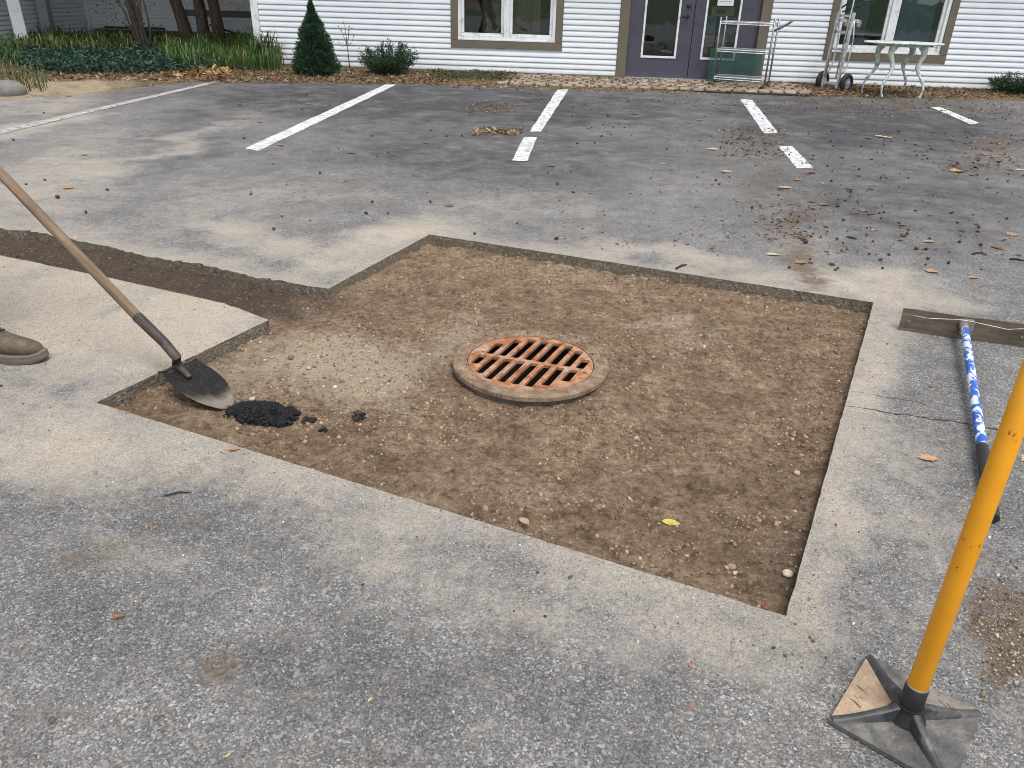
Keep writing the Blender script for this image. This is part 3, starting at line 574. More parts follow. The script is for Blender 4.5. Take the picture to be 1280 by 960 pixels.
# ------------------------------------------------------------------ surrounding ground and planting bed
b = MB(); z = -.02
for (x0, x1, y0, y1) in ((-150, -19.5, -150, 150), (15.5, 150, -150, 150), (-19.5, 15.5, -150, -7.9), (-19.5, 15.5, 19, 150)): b.add([(x0, y0, z), (x1, y0, z), (x1, y1, z), (x0, y1, z)], [(0, 1, 2, 3)])
b.obj('ground', MA['grass'], kind='structure')
BED = list(EDGE_D)+[np.array((16., 20.)), np.array((-20., 20.))]
X, Y = jgrid(-20, 16, 1, 19.5, .11); k = inpoly(BED, X, Y) & (segdist(BED, X, Y) > .04) & (X > -14); X, Y = X[k], Y[k]
BV, BF = cdt([BED], np.c_[X, Y], lambda x, y: inpoly(BED, x, y)); db = segdist(EDGE_D[:-1], BV[:, 0], BV[:, 1])
def bed_z(x, y): 
    d = segdist(EDGE, x, y); return .012+.03*sst(0, .5, d)+.035*fbm(x, y, 2.2, 4, 77)*sst(0, .4, d)*(1-.8*sst(-1.5, -1, x)*(1-sst(3.2, 3.6, x)))
bd = paint([(70, 112, 110, 12, 0, .9), (20, 122, 60, 10, 0, .8), (150, 108, 60, 5, 0, .5)], BV[:, 0], BV[:, 1])
link('planting_bed', npmesh('planting_bed', np.c_[BV, np.where(db < .001, -.004, bed_z(BV[:, 0], BV[:, 1]))], BF, MA['litter'], dict(dust=bd), True), kind='structure')
# cobbles in front of the doors: every stone a part
cob = link('cobble_strip', (lambda b: b.mesh('cobble_strip', MA['hole']))(MB().lo(-1.2, 3.45, 12.34, 13.66, -.05, .022)), None, kind='structure')
protoC = []
for s in range(5):
    r = np.random.default_rng(s); bm = bmesh.new(); bmesh.ops.create_cube(bm, size=1)
    for v in bm.verts: v.co.x *= .158; v.co.y *= .152; v.co.z *= .07; v.co.x += r.normal(0, .006); v.co.y += r.normal(0, .006)
    bmesh.ops.bevel(bm, geom=bm.edges[:], offset=.016, segments=1, affect='EDGES'); me = bpy.data.meshes.new('cobble'); bm.to_mesh(me); bm.free()
    t = me.attributes.new('tint', 'FLOAT_COLOR', 'POINT'); c = [(.26, .21, .165), (.22, .18, .14), (.3, .255, .21), (.19, .15, .115), (.27, .225, .18)][s]
    t.data.foreach_set('color', [*c, 1]*len(me.vertices)); me.materials.append(MA['cobble']); protoC.append(me)
for j in range(7):
    for i in range(24):
        xx = -1.1+i*.195+(.09 if j % 2 else 0); yy = 12.42+j*.187+(xx-1.1)*.035*(1-j/6)
        link('cobble', protoC[random.randrange(5)], cob, (xx, yy, .016+random.uniform(-.006, .006)), (random.uniform(-.04, .04), random.uniform(-.04, .04), random.uniform(-.06, .06)+PI/2*random.randrange(4)))
# ------------------------------------------------------------------ house
YF = 13.7; EX = .0824; Z0 = .058; house = thing('house', 'white clapboard house with olive trim and violet grey double doors behind the parking bays', 'house', (1, YF, 0))
def H(mb, name, mat, parent=None, off=None, **kw):
    """mesh given in world coordinates, attached to the house (or one of its parts)"""
    o = mb.obj(name, mat, None, **kw); p = parent or house; o.parent = p; base = Vector((1, YF, 0)); o.location = -base if p is house else Vector((0, 0, 0)); return o
XL, XR = -5.37, 9.2; OPEN = [(-2.066, -.253, .41, 2.0), (.647, 2.997, -.1, 2.35), (3.907, 5.797, .41, 2.0)]
b = MB(); xs = [XL+.12] + [v for o in OPEN for v in o[:2]] + [XR]
wall = MB(); tcks = .16
for i in range(0, len(xs), 2): wall.lo(xs[i], xs[i+1], YF+.013, YF+tcks, 0, 2.8)
for o in OPEN:
    if o[2] > 0: wall.lo(o[0]+.001, o[1]-.001, YF+.013, YF+tcks, 0, o[2])
    wall.lo(o[0]+.001, o[1]-.001, YF+.013, YF+tcks, o[3], 2.8)
wall.lo(XL+.02, XL+.16, YF+.17, 18.4, 0, 2.8); wall.lo(XR-.14, XR, YF+.17, 21, 0, 2.8)
H(wall, 'wall', MA['vinyl'])
fd = MB(); fd.lo(XL+.03, .64, YF+.016, YF+.15, -.2, Z0-.002); fd.lo(3.0, XR, YF+.016, YF+.15, -.2, Z0-.002); H(fd, 'foundation', MA['found'])
boards = {}
def board(x0, x1, z, parent, ang=0., org=None, g=0.):
    key = (round(x1-x0, 3), g)
    if key not in boards:
        L = x1-x0; N = max(1, int(L/.5)); V = []; F = []
        for i in range(N+1):
            xx = -L/2+L*i/N; V += [(xx, .0115, EX+.002), (xx, .0115, EX-.0085), (xx, -.006, EX-.0125), (xx, -.018, .003), (xx, -.017, 0), (xx, .0115, 0)]
        for i in range(N):
            for k in range(5): F.append((6*i+k, 6*i+k+1, 6*i+7+k, 6*i+6+k))
        V = np.array(V); boards[key] = npmesh('siding_board', V, F, MA['siding'], dict(grime=np.full(len(V), g)))
    o = link('siding_board', boards[key], parent); 
    if org is None: o.location = Vector(((x0+x1)/2, YF, z))-Vector((1, YF, 0))
    else: o.location = org; o.rotation_euler = (0, 0, ang)
    return o
for k in range(33):
    z = Z0+k*EX; segs = [(XL+.125, XR)]
    for o in OPEN:
        if z+EX > o[2]+.03 and z < o[3]-.03:
            ns = []
            for a, c in segs:
                if o[0] > a and o[1] < c: ns += [(a, o[0]), (o[1], c)]
                else: ns.append((a, c))
            segs = ns
    for a, c in segs: board(a+.002, c-.002, z, house, g=(.75 if k == 0 else .35 if k == 1 else 0.))
H(MB().lo(XL, XL+.123, YF-.018, YF+.165, .05, 2.8), 'corner_board', MA['vinyl'])
rf = MB(); rf.add([(XL-.5, YF-.55, 2.72), (XR+.4, YF-.55, 2.72), (XR+.4, 18, 5.0), (XL-.5, 18, 5.0), (XL-.5, YF-.55, 2.84), (XR+.4, YF-.55, 2.84), (XR+.4, 18, 5.12), (XL-.5, 18, 5.12)], [(0, 1, 2, 3), (4, 7, 6, 5), (0, 4, 5, 1), (1, 5, 6, 2), (2, 6, 7, 3), (3, 7, 4, 0)])
H(rf, 'roof', MA['roof']); H(MB().lo(XL-.5, XR+.4, YF-.57, YF-.553, 2.66, 2.85), 'fascia', MA['vinyl'])
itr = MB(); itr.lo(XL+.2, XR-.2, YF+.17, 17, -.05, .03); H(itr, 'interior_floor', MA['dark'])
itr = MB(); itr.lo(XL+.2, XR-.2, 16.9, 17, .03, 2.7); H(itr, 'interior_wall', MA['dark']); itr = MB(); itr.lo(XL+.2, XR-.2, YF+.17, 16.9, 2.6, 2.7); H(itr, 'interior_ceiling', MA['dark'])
def window(x0, x1, z0, z1):
    t = .115; w = MB(); fr = .075
    for (a, c, e, f) in ((x0, x1, z0, z0+t), (x0, x1, z1-t, z1), (x0, x0+t, z0+t, z1-t), (x1-t, x1, z0+t, z1-t)): w.lo(a+.001, c-.001, YF-.03, YF+.04, e, f)
    wn = H(w, 'window', MA['trim'], bevel=.004)
    x0 += t; x1 -= t; z0 += t; z1 -= t; f = MB()
    f.lo(x0, x1, YF-.014, YF+.10, z0, z0+.06); f.lo(x0, x1, YF-.014, YF+.10, z1-.06, z1); f.lo(x0, x0+.05, YF-.014, YF+.10, z0+.06, z1-.06); f.lo(x1-.05, x1, YF-.014, YF+.10, z0+.06, z1-.06)
    xm = (x0+x1)/2; f.lo(xm-.045, xm+.045, YF-.012, YF+.10, z0+.06, z1-.06); H(f, 'frame', MA['vinyl'], wn, bevel=.004)
    H(MB().lo(x0-.0, x1+.0, YF-.034, YF-.016, z0+.001, z0+.022), 'sill', MA['vinyl'], wn, bevel=.003)
    for a, c in ((x0+.05, xm-.045), (xm+.045, x1-.05)):
        s = MB(); e = .048
        for q in ((a, c, z0+.06, z0+.06+e), (a, c, z1-.06-e, z1-.06), (a, a+e, z0+.06+e, z1-.06-e), (c-e, c, z0+.06+e, z1-.06-e)): s.lo(q[0]+.001, q[1]-.001, YF+.022, YF+.07, q[2]+.001, q[3]-.001)
        H(s, 'sash', MA['vinyl'], wn, bevel=.004); H(MB().lo(a+e-.006, c-e+.006, YF+.045, YF+.05, z0+.06+e-.006, z1-.06-e+.006), 'pane', MA['glass'], wn)
    return wn
window(*OPEN[0]); window(*OPEN[2])
# doors
cs = MB(); cs.lo(.648, .80, YF-.03, YF+.10, .0, 2.35); cs.lo(2.84, 2.996, YF-.03, YF+.10, .0, 2.35); cs.lo(.80, 2.84, YF-.03, YF+.10, 2.2, 2.35); H(cs, 'door_casing', MA['trim'], bevel=.004)
H(MB().lo(.80, 2.84, YF-.05, YF+.14, .015, .052), 'threshold', MA['alu'])
def door(x0, x1, gx0, gx1, hand):
    y0, y1 = YF+.035, YF+.08; d = MB()
    d.lo(x0, gx0, y0, y1, .055, 2.19); d.lo(gx1, x1, y0, y1, .055, 2.19); d.lo(gx0, gx1, y0, y1, .055, .365); d.lo(gx0, gx1, y0, y1, 2.0, 2.19)
    D = H(d, 'door', MA['door']); f = MB(); w = .032
    f.lo(gx0-w/2, gx1+w/2, y0-.014, y0+.01, .345, .345+w); f.lo(gx0-w/2, gx1+w/2, y0-.014, y0+.01, 2.0-w/2, 2.0+w/2); f.lo(gx0-w/2, gx0+w/2, y0-.014, y0+.01, .345+w, 2.0-w/2); f.lo(gx1-w/2, gx1+w/2, y0-.014, y0+.01, .345+w, 2.0-w/2)
    H(f, 'glass_frame', MA['vinyl'], D, bevel=.003); H(MB().lo(gx0, gx1, y0+.02, y0+.026, .36, 2.0), 'pane', MA['glass'], D)
    if hand:
        h = MB(); h.loft([[(hand+.028*math.cos(a*PI/8), yy, .965+.028*math.sin(a*PI/8)) for a in range(16)] for yy in (y0, y0-.02)]); h.tube([(hand, y0-.01, .965), (hand, y0-.05, .965), (hand-.03, y0-.055, .965), (hand-.10, y0-.05, .955)], .011, 8); H(h, 'handle', MA['blackm'], D, smooth='auto')
        k = MB(); k.loft([[(hand+r*math.cos(a*PI/8), yy, 1.115+r*math.sin(a*PI/8)) for a in range(16)] for yy, r in ((y0, .032), (y0-.018, .028), (y0-.03, .012))]); H(k, 'deadbolt', MA['blackm'], D, smooth='auto')
    for zz in (.3, 1.1, 1.95):
        xh = x0-.004 if hand else x1+.004; H(MB().lo(xh-.008, xh+.008, y0-.012, y0+.002, zz, zz+.10), 'hinge', MA['blackm'], D)
    return D
door(.803, 1.812, 1.045, 1.580, 1.715); D2 = door(1.822, 2.838, 2.0, 2.52, None)
pn = MB(); pn.lo(2.15, 2.40, YF+.0305, YF+.0325, 1.135, 1.42); H(pn, 'paper_notice', MA['paper'], D2)
pn = MB()
for i in range(5): pn.lo(2.18, 2.37-.03*(i % 2), YF+.0288, YF+.0300, 1.19+i*.04, 1.195+i*.04)
H(pn, 'printed_text', MA['ink'], D2)
# things seen through the glass
def inside(name, label, cat, mbmats):
    o = None
    for i, (b, nm, m) in enumerate(mbmats):
        if i == 0: o = b.obj(name, m); o['label'] = label; o['category'] = cat
        else: b.obj(nm, m, o)
    return o
b = MB(); b.box((2.18, 13.96, .43), (.42, .24, .54), (0, 0, .03)); o = MB(); o.box((2.09, 13.838, .63), (.2, .004, .055), (0, 0, .03)); o2 = MB()
for i in range(4): o2.box((2.08+i*.035, 13.835, .46+.04*(i % 2)), (.022, .004, .13), (0, 0, .03))
inside('cardboard_box', 'cardboard box with orange printing behind the right door glass', 'box', [(b, '', MA['card']), (o, 'orange_band', MA['orange']), (o2, 'orange_print', MA['orange'])])
inside('storage_tote', 'teal storage tote above the cardboard box behind the right door glass', 'tote', [(MB().box((2.28, 14.0, .83), (.56, .3, .24)), '', MA['tealp']), (MB().box((2.28, 14.0, .965), (.60, .34, .03)), 'lid', MA['tealp'])])
b = MB(); b.lo(1.95, 2.75, 13.84, 14.2, .06, .155); inside('stacked_books', 'dark bundle under the box behind the right door glass', 'bundle', [(b, '', MA['dark'])])
b = MB(); b.box((2.28, 13.98, 1.05), (.36, .2, .13)); b2 = MB(); b2.box((2.24, 13.87, 1.05), (.16, .01, .06)); inside('shoe_box', 'brown box with red patch lying on the teal tote behind the door', 'box', [(b, '', MA['card']), (b2, 'red_patch', MA['red'])])
cb = MB(); pls = []
root = thing('wooden_cabinet', 'brown boarded cabinet standing behind the left window panes', 'cabinet', (-1.1, 14.05, .1))
for i, (a, c) in enumerate(((-1.58, -1.43), (-1.425, -1.27), (-1.265, -1.15), (-1.12, -.95), (-.945, -.79), (-.785, -.63))):
    o = MB().lo(a, c, 13.92, 13.96, .1, 1.9).obj('board', MA['plank'], root); o.location = -Vector((-1.1, 14.05, .1))
inside('red_cushion', 'dark red cloth behind the top of the left window', 'cloth', [(MB().box((-1.72, 13.95, 1.02), (.24, .08, .12), (0, .2, 0)), '', MA['red'])])
cu = MB(); N = 60
for (a, c, y0) in ((4.18, 4.55, 13.9), (4.95, 5.55, 13.88)):
    vs = []
    for i in range(N+1):
        t = i/N; vs += [(a+(c-a)*t, y0+.03*math.sin(t*34), .15), (a+(c-a)*t*.97, y0+.03*math.sin(t*34+1), 2.1)]
    cu = MB(); cu.add(vs, [(2*i, 2*i+2, 2*i+3, 2*i+1) for i in range(N)])
    cu.obj('curtain', MA['curtain'], label=('blue grey curtain behind the left pane of the right window' if a < 4.5 else 'wide teal blue curtain behind the right pane of the right window'), category='curtain')
# rear wing: recessed wall and left side wall
wing = thing('rear_wing', 'shaded white clapboard wing set back behind the garden at the left', 'house', (-11, 18.4, 0)); YB = 18.4
def Wg(mb, name, mat, parent=None, **kw):
    o = mb.obj(name, mat, None, **kw); o.parent = parent or wing; o.location = -Vector((-11, 18.4, 0)) if parent is None else Vector((0, 0, 0)); return o
Wg(MB().lo(-11, XL+.01, YB+.013, YB+.16, 0, 2.8), 'wall', MA['vinyl']); Wg(MB().lo(-11.2, -11.015, 12.0, YB+.16, 0, 2.8), 'side_wall', MA['vinyl'])
Wg(MB().lo(-10.99, XL+.02, YB-.005, YB+.012, -.1, .2), 'foundation', MA['found'])
for k in range(31):
    z = .21+k*EX
    x0, x1 = -10.93, XL
    for a, c in (((x0, x1),) if not (z+EX > .80 and z < 2.0) else ((x0, -8.95), (-6.0, x1))):
        o = board(a, c, z, wing, 0, Vector(((a+c)/2, YB, z))-Vector((-11, YB, 0)))
    o = board(12.2, 18.3, z-.14, wing, PI/2, Vector((-11, 15.25, z-.14))-Vector((-11, YB, 0)))
Wg(MB().lo(-11.03, -10.93, YB-.07, YB+.02, 0, 2.8), 'corner_board', MA['vinyl'])
def F18(px, py): return FY(px, py, YB)
zs = F18(290, 13.5).z; w = MB(); w.lo(-8.95, -6.0, YB-.03, YB+.03, zs-.13, zs); Wg(w, 'window_trim', MA['trim'])
wn = Wg(MB().lo(-8.95, -6.0, YB-.02, YB+.10, zs+.002, zs+.09).lo(-8.95, -8.85, YB-.02, YB+.1, zs+.09, 2.0).lo(-7.02, -6.86, YB-.02, YB+.1, zs+.09, 2.0).lo(-8.0, -7.9, YB-.02, YB+.1, zs+.09, 2.0).lo(-6.1, -6.0, YB-.02, YB+.1, zs+.09, 2.0).lo(-8.95, -6.0, YB-.02, YB+.1, 2.0, 2.12), 'window', MA['vinyl'])
for a, c in ((-8.85, -8.0), (-7.9, -7.02), (-6.86, -6.1)): Wg(MB().lo(a, c, YB+.03, YB+.035, zs+.09, 2.0), 'pane', MA['glass'], wn)
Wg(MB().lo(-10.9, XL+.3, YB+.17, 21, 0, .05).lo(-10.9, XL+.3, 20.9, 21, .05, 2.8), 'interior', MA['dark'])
rf = MB(); rf.add([(-14, 14.1, 2.62), (XL+.0, 14.1, 2.62), (XL+.0, 22, 4.4), (-14, 22, 4.4), (-14, 14.1, 2.74), (XL+.0, 14.1, 2.74), (XL+.0, 22, 4.52), (-14, 22, 4.52)], [(0, 1, 2, 3), (4, 7, 6, 5), (0, 4, 5, 1), (1, 5, 6, 2), (2, 6, 7, 3), (3, 7, 4, 0)]); Wg(rf, 'roof', MA['roof'])
# porch posts
q = G(31, 64); o = thing('porch_post', 'pale square porch post at the far left rising from the tall grass', 'post', q, math.radians(38))
MB().lo(-.1, .1, -.1, .1, 0, 2.8).obj('shaft', MA['post'], o, bevel=.006); MB().lo(-.125, .125, -.125, .125, -.02, .08).obj('base', MA['post'], o, bevel=.006)
o = thing('porch_post', 'darker grey porch post standing behind the pale post', 'post', (-10.72, 16.45, 0), math.radians(6)); MB().lo(-.1, .1, -.09, .09, 0, 2.8).obj('shaft', MA['greyp'], o, bevel=.006)
# low black railing
a = FY(274, 35, 17.0); c = FY(312, 48, 16.6); o = thing('garden_railing', 'low black iron railing sloping down behind the tree trunks', 'railing', (a.x, a.y, 0)); off = -Vector((a.x, a.y, 0))
def rel(mb, nm, m, p, o0, **kw): x = mb.obj(nm, m, p, **kw); x.location = o0; return x
rel(MB().tube([a+(a-c)*.3, c+(c-a)*.2], .02, 8), 'handrail', MA['blackm'], o, off)
for t in (.12, .62): p = a.lerp(c, t); rel(MB().tube([p, (p.x, p.y, 0)], .022, 6), 'railing_post', MA['blackm'], o, off)
a = FY(131, 34, 17.4); c = FY(206, 36, 17.2); o = thing('garden_railing', 'low black iron rail behind the many stemmed shrub', 'railing', (a.x, a.y, 0)); off = -Vector((a.x, a.y, 0))
rel(MB().tube([a, c], .022, 8), 'handrail', MA['blackm'], o, off)
for t in (.02, .5, .98): p = a.lerp(c, t); rel(MB().tube([p, (p.x, p.y, 0)], .022, 6), 'railing_post', MA['blackm'], o, off)
# ------------------------------------------------------------------ planting
GREEN = [(.022, .05, .028), (.03, .068, .034), (.016, .038, .022), (.045, .085, .04)]
def shrub(name, label, cat, base, blobs, n, L, Wd, cols=GREEN, stems=None, up=.5, grp=None):
    o = thing(name, label, cat, base, 0, grp); P = []; D = []; T = []
    for (cx, cy, cz, rx, ry, rz, w) in blobs:
        m = int(n*w); d = rng.normal(size=(m, 3)); d /= np.linalg.norm(d, axis=1)[:, None]; r = rng.random((m, 1))**.45; p = d*r*[rx, ry, rz]+[cx, cy, cz]
        P.append(p); D.append(d*[1, 1, .6]+[0, 0, up]+rng.normal(0, .35, (m, 3))); T.append(tints(m, cols, .3))
    P = np.concatenate(P); D = np.concatenate(D); T = np.concatenate(T); k = P[:, 2] > .0; P, D, T = P[k], D[k], T[k]; m = len(P)
    V, F, T = leaves_np(P, D, L*rng.uniform(.6, 1.3, m), Wd*rng.uniform(.6, 1.3, m), T); link('foliage', npmesh('foliage', V, F, MA['green'], dict(tint=T)), o)
    b = MB()
    for s in (stems or [[(0, 0, -.02), (0, 0, .3)]]): b.tube(s, [.014]*(len(s)-1)+[.004], 6)
    b.obj('stem', MA['twig'], o); return o
# cone spruce built sprig by sprig
base = G(396, 96); o = thing('cone_spruce', 'dark green cone shaped spruce with a thin leader against the white siding', 'conifer', base)
nS = 2500; t = rng.random(nS)**1.5; zz = t*1.06; prof = np.interp(zz, [0, .05, .15, .3, .5, .7, .8, .9, 1.06], [.27, .33, .345, .30, .235, .165, .10, .045, .006])
an = rng.uniform(0, 2*PI, nS); lump = 1+.30*fbm(an*1.1+3, zz*5, 1.3, 3, 90)+rng.normal(0, .05, nS)
tip = np.c_[np.cos(an)*prof*lump, np.sin(an)*prof*lump, zz]; st = tip*[.45, .45, 1]-[0, 0, .05]
P = []; D = []; T = []
for k in range(18):
    s = (k/18)*.85+.2; p = st+(tip-st)*s+rng.normal(0, .006, tip.shape); P.append(p); q = rng.normal(size=tip.shape); ax = (tip-st)/(np.linalg.norm(tip-st, axis=1)[:, None]+1e-6); D.append(ax*.9+q*.5+[0, 0, .25])
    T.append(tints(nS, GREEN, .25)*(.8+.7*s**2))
P = np.concatenate(P); D = np.concatenate(D); T = np.concatenate(T); k = P[:, 2] > 0; V, F, T = leaves_np(P[k], D[k], rng.uniform(.022, .045, k.sum()), rng.uniform(.007, .013, k.sum()), T[k])
q = rng.random((9000, 2)); zc = q[:, 0]**1.5*1.0; rc = np.interp(zc, [0, .05, .15, .3, .5, .7, .8, .9, 1.06], [.27, .33, .345, .30, .235, .165, .10, .045, .006])*np.sqrt(q[:, 1])*.8; ac = rng.uniform(0, 2*PI, 9000)
V2, F2, T2 = leaves_np(np.c_[np.cos(ac)*rc, np.sin(ac)*rc, zc+.01], rng.normal(size=(9000, 3)), rng.uniform(.03, .06, 9000), rng.uniform(.012, .02, 9000), tints(9000, GREEN[:1]+GREEN[2:3], .3)); F = np.concatenate([F, F2+len(V)]); V = np.concatenate([V, V2]); T = np.concatenate([T, T2])
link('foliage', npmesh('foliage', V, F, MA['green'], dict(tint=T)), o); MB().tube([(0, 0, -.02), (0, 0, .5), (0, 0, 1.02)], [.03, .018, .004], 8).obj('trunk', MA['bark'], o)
def yew(label, px, py, w, h, nst, seed, grp=None):
    r = np.random.default_rng(seed); base = G(px, py); o = thing('yew_shrub', label, 'shrub', base, 0, grp); b = MB(); P = []; D = []; T = []
    for i in range(nst):
        a = r.uniform(0, 2*PI); sp = r.uniform(.15, 1)**.6*w/2; hh = h*r.uniform(.55, 1)*(1-.35*(sp/(w/2))**2)
        e = Vector((math.cos(a)*sp, math.sin(a)*sp*.7, hh)); m = Vector((e.x*.6, e.y*.6, hh*.45)); pts = [Vector((e.x*.12, e.y*.12, -.02)), m, e]; b.tube(pts, [.009, .006, .002], 5)
        for k in range(95):
            t = r.uniform(.15, 1.0); p = (pts[0].lerp(m, t*2) if t < .5 else m.lerp(e, t*2-1)); ax = (e-m).normalized(); q = Vector(r.normal(size=3)); P.append((p+q*.018*(1.6-t))[:]); D.append((ax*.6+q*.7)[:]); T.append(t)
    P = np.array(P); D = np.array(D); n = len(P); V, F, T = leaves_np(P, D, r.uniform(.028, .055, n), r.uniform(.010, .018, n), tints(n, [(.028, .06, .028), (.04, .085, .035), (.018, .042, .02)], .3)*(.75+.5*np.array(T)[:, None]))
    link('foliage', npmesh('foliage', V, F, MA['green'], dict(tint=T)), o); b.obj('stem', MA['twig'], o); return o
yew('bushy dark yew with upright shoots between the spruce and the left window', 489, 96, 1.02, .56, 80, 3)
yew('dark yew bush at the right end of the siding beyond the garden table', 1266, 120, .85, .36, 60, 5)
# thin bare seedling
base = FY(437, 83, 13.45); base.z = .02; o = thing('berry_stem', 'thin leafless stem with dark berries between spruce and yew', 'plant', base); b = MB(); b.tube([(0, 0, 0), (-.01, 0, .3), (-.03, 0, .5)], [.009, .006, .004], 6); ends = []
for (x, zt) in ((-.14, .66), (-.05, .72), (.04, .66), (.10, .52), (-.17, .46), (.02, .6)):
    b.tube([(-.02, 0, .38), (x*.6, .01, zt-.1), (x, 0, zt)], [.005, .004, .002], 5); ends.append((x, 0, zt))
b.obj('stem', MA['twig'], o); v, f = STONES2[0]; me = npmesh('berry', v*.013, f, MA['twig'])
for e in ends+[(-.1, 0, .6), (.08, 0, .63), (-.04, 0, .55)]: link('berry', me, o, e)
# tall grass, ground cover, leaf litter
def blades(name, n, reg, Lr, cols, wd=.012, kind='stuff', droop=.5):
    px = rng.uniform(reg[0], reg[1], n); py = rng.uniform(reg[2], reg[3], n); P = np.array([G(a, b)[:] for a, b in zip(px, py)]); P[:, 2] = bed_z(P[:, 0], P[:, 1])-.01
    k = inpoly(BED, P[:, 0], P[:, 1]); P = P[k]; n = len(P); P[:, :2] += rng.normal(0, .02, (n, 2)); cl = fbm(P[:, 0], P[:, 1], 2.2, 3, 31); L = rng.uniform(*Lr, n)*(1+.9*cl); a = rng.uniform(0, 2*PI, n); d = np.c_[np.cos(a), np.sin(a), np.zeros(n)]; w = np.c_[-np.sin(a), np.cos(a), np.zeros(n)]*wd/2; le = rng.uniform(.1, 1, n)[:, None]*droop
    L = L[:, None]; z = np.array([0, 0, 1.]); m = P+z*L*.55+d*L*.18*le; q = P+z*L*(.92-.25*le)+d*L*.5*le; e = P+z*L*(.95-.65*le)+d*L*.95*le
    V = np.stack([P-w, P+w, m-w, m+w, q-w*.7, q+w*.7, e], 1).reshape(-1, 3); i = np.arange(n)*7
    F = np.concatenate([np.stack([i+a, i+b, i+c], 1) for a, b, c in ((0, 1, 3), (0, 3, 2), (2, 3, 5), (2, 5, 4), (4, 5, 6))]); T = np.repeat(tints(n, cols, .3), 7, 0)
    link(name, npmesh(name, V, F, MA['green'], dict(tint=T)), kind=kind)
blades('tall_grass', 5200, (212, 352, 64, 92), (.18, .36), [(.045, .11, .022), (.035, .085, .018), (.075, .14, .03), (.14, .14, .06)])
blades('daylily_leaves', 2600, (20, 215, 58, 74), (.18, .36), [(.045, .095, .022), (.03, .07, .02), (.10, .12, .035), (.14, .13, .05)], .02, droop=.9)
blades('grass_clump', 900, (-60, 34, 68, 88), (.14, .30), [(.03, .065, .025), (.045, .09, .03)], .018, droop=.8)
blades('daylily_clump', 420, (318, 352, 72, 86), (.3, .55), [(.05, .11, .025), (.035, .08, .02), (.12, .13, .04)], .02, droop=1.)
blades('dry_grass', 900, (-40, 60, 84, 118), (.08, .18), [(.12, .13, .06), (.2, .17, .1), (.07, .09, .03)], .010)
blades('weeds', 500, (330, 1240, 92, 118), (.03, .09), [(.06, .10, .03), (.10, .11, .05)], .012)
def cover(name, n, reg, h, cols, L, Wd):
    px = rng.uniform(reg[0], reg[1], n); py = rng.uniform(reg[2], reg[3], n); P = np.array([G(a, b)[:] for a, b in zip(px, py)]); P[:, :2] += rng.normal(0, .08, (n, 2)); P[:, 2] = bed_z(P[:, 0], P[:, 1])+rng.random(n)**.6*h*(1+1.2*fbm(P[:, 0], P[:, 1], 1.8, 3, 8))
    D = rng.normal(size=(n, 3)); D[:, 2] = np.abs(D[:, 2])*.5; V, F, T = leaves_np(P, D, L*rng.uniform(.6, 1.3, n), Wd*rng.uniform(.6, 1.3, n), tints(n, cols, .3)); link(name, npmesh(name, V, F, MA['green'], dict(tint=T)), kind='stuff')
cover('ground_cover', 10500, (40, 255, 74, 97), .13, [(.020, .055, .040), (.03, .075, .05), (.014, .038, .028), (.05, .10, .06)], .075, .034)
cover('low_ground_cover', 1800, (110, 330, 84, 92), .08, [(.035, .07, .03), (.05, .09, .035)], .06, .028)
cover('sprawling_cover', 1500, (540, 640, 96, 104), .05, [(.05, .075, .035), (.08, .09, .04), (.12, .10, .05)], .045, .02)
LEAFC = [(.22, .12, .06), (.16, .085, .045), (.30, .20, .11), (.12, .07, .042), (.38, .28, .17), (.075, .045, .03), (.20, .14, .09), (.1, .09, .045)]
def litter(name, n, reg, L=.06, zup=.02, cols=LEAFC):
    px = rng.uniform(reg[0], reg[1], n); py = rng.uniform(reg[2], reg[3], n)+(px-reg[0])*reg[4]; P = np.array([G(a, b)[:] for a, b in zip(px, py)]); P[:, 2] = np.where(inpoly(BED, P[:, 0], P[:, 1]), bed_z(P[:, 0], P[:, 1]), 0)+rng.random(n)*zup+.004
    D = rng.normal(size=(n, 3)); D[:, 2] *= .28; V, F, T = leaves_np(P, D, L*rng.uniform(.5, 1.4, n), L*.55*rng.uniform(.5, 1.2, n), tints(n, cols, .3), .25); V[:, 2] = np.maximum(V[:, 2], .0045)
    link(name, npmesh(name, V, F, MA['leaf'], dict(tint=T)), kind='stuff')
litter('leaf_litter', 2600, (255, 560, 90, 104, .008), .055); litter('leaf_litter_far', 1300, (560, 1290, 98, 112, .021), .05); litter('leaf_litter_right', 1500, (990, 1290, 106, 122, .008), .06)
litter('leaf_litter_left', 800, (10, 280, 96, 108, -.02), .07, cols=LEAFC+[(.45, .32, .16)]); litter('leaf_drift', 190, (215, 285, 90, 100, 0), .11, .06, [(.44, .25, .09), (.5, .33, .15), (.36, .18, .07)])
litter('pavement_litter', 260, (585, 650, 130, 142, 0), .035, .008); litter('pavement_litter_patch', 170, (590, 650, 161, 170, 0), .05, .008, LEAFC+[(.5, .36, .2)]*3)
litter('drift_litter', 420, (900, 985, 160, 200, 0), .035, .008); litter('trail_litter', 110, (950, 1015, 255, 300, 0), .032, .004, [(.15, .08, .05), (.10, .06, .04)]); litter('edge_litter', 420, (1050, 1290, 122, 145, .03), .04, .008)
litter('edge_litter_middle', 260, (760, 1040, 118, 135, .02), .035, .008); litter('side_litter', 260, (1180, 1290, 165, 215, .02), .045, .008)
litter('bay_litter', 900, (700, 1290, 118, 320, 0), .026, .004, [(.13, .07, .045), (.08, .05, .035), (.2, .13, .08), (.05, .035, .028)])
litter('bay_litter_left', 260, (280, 700, 112, 250, 0), .022, .004, [(.13, .07, .045), (.08, .05, .035), (.2, .13, .08), (.05, .035, .028)])
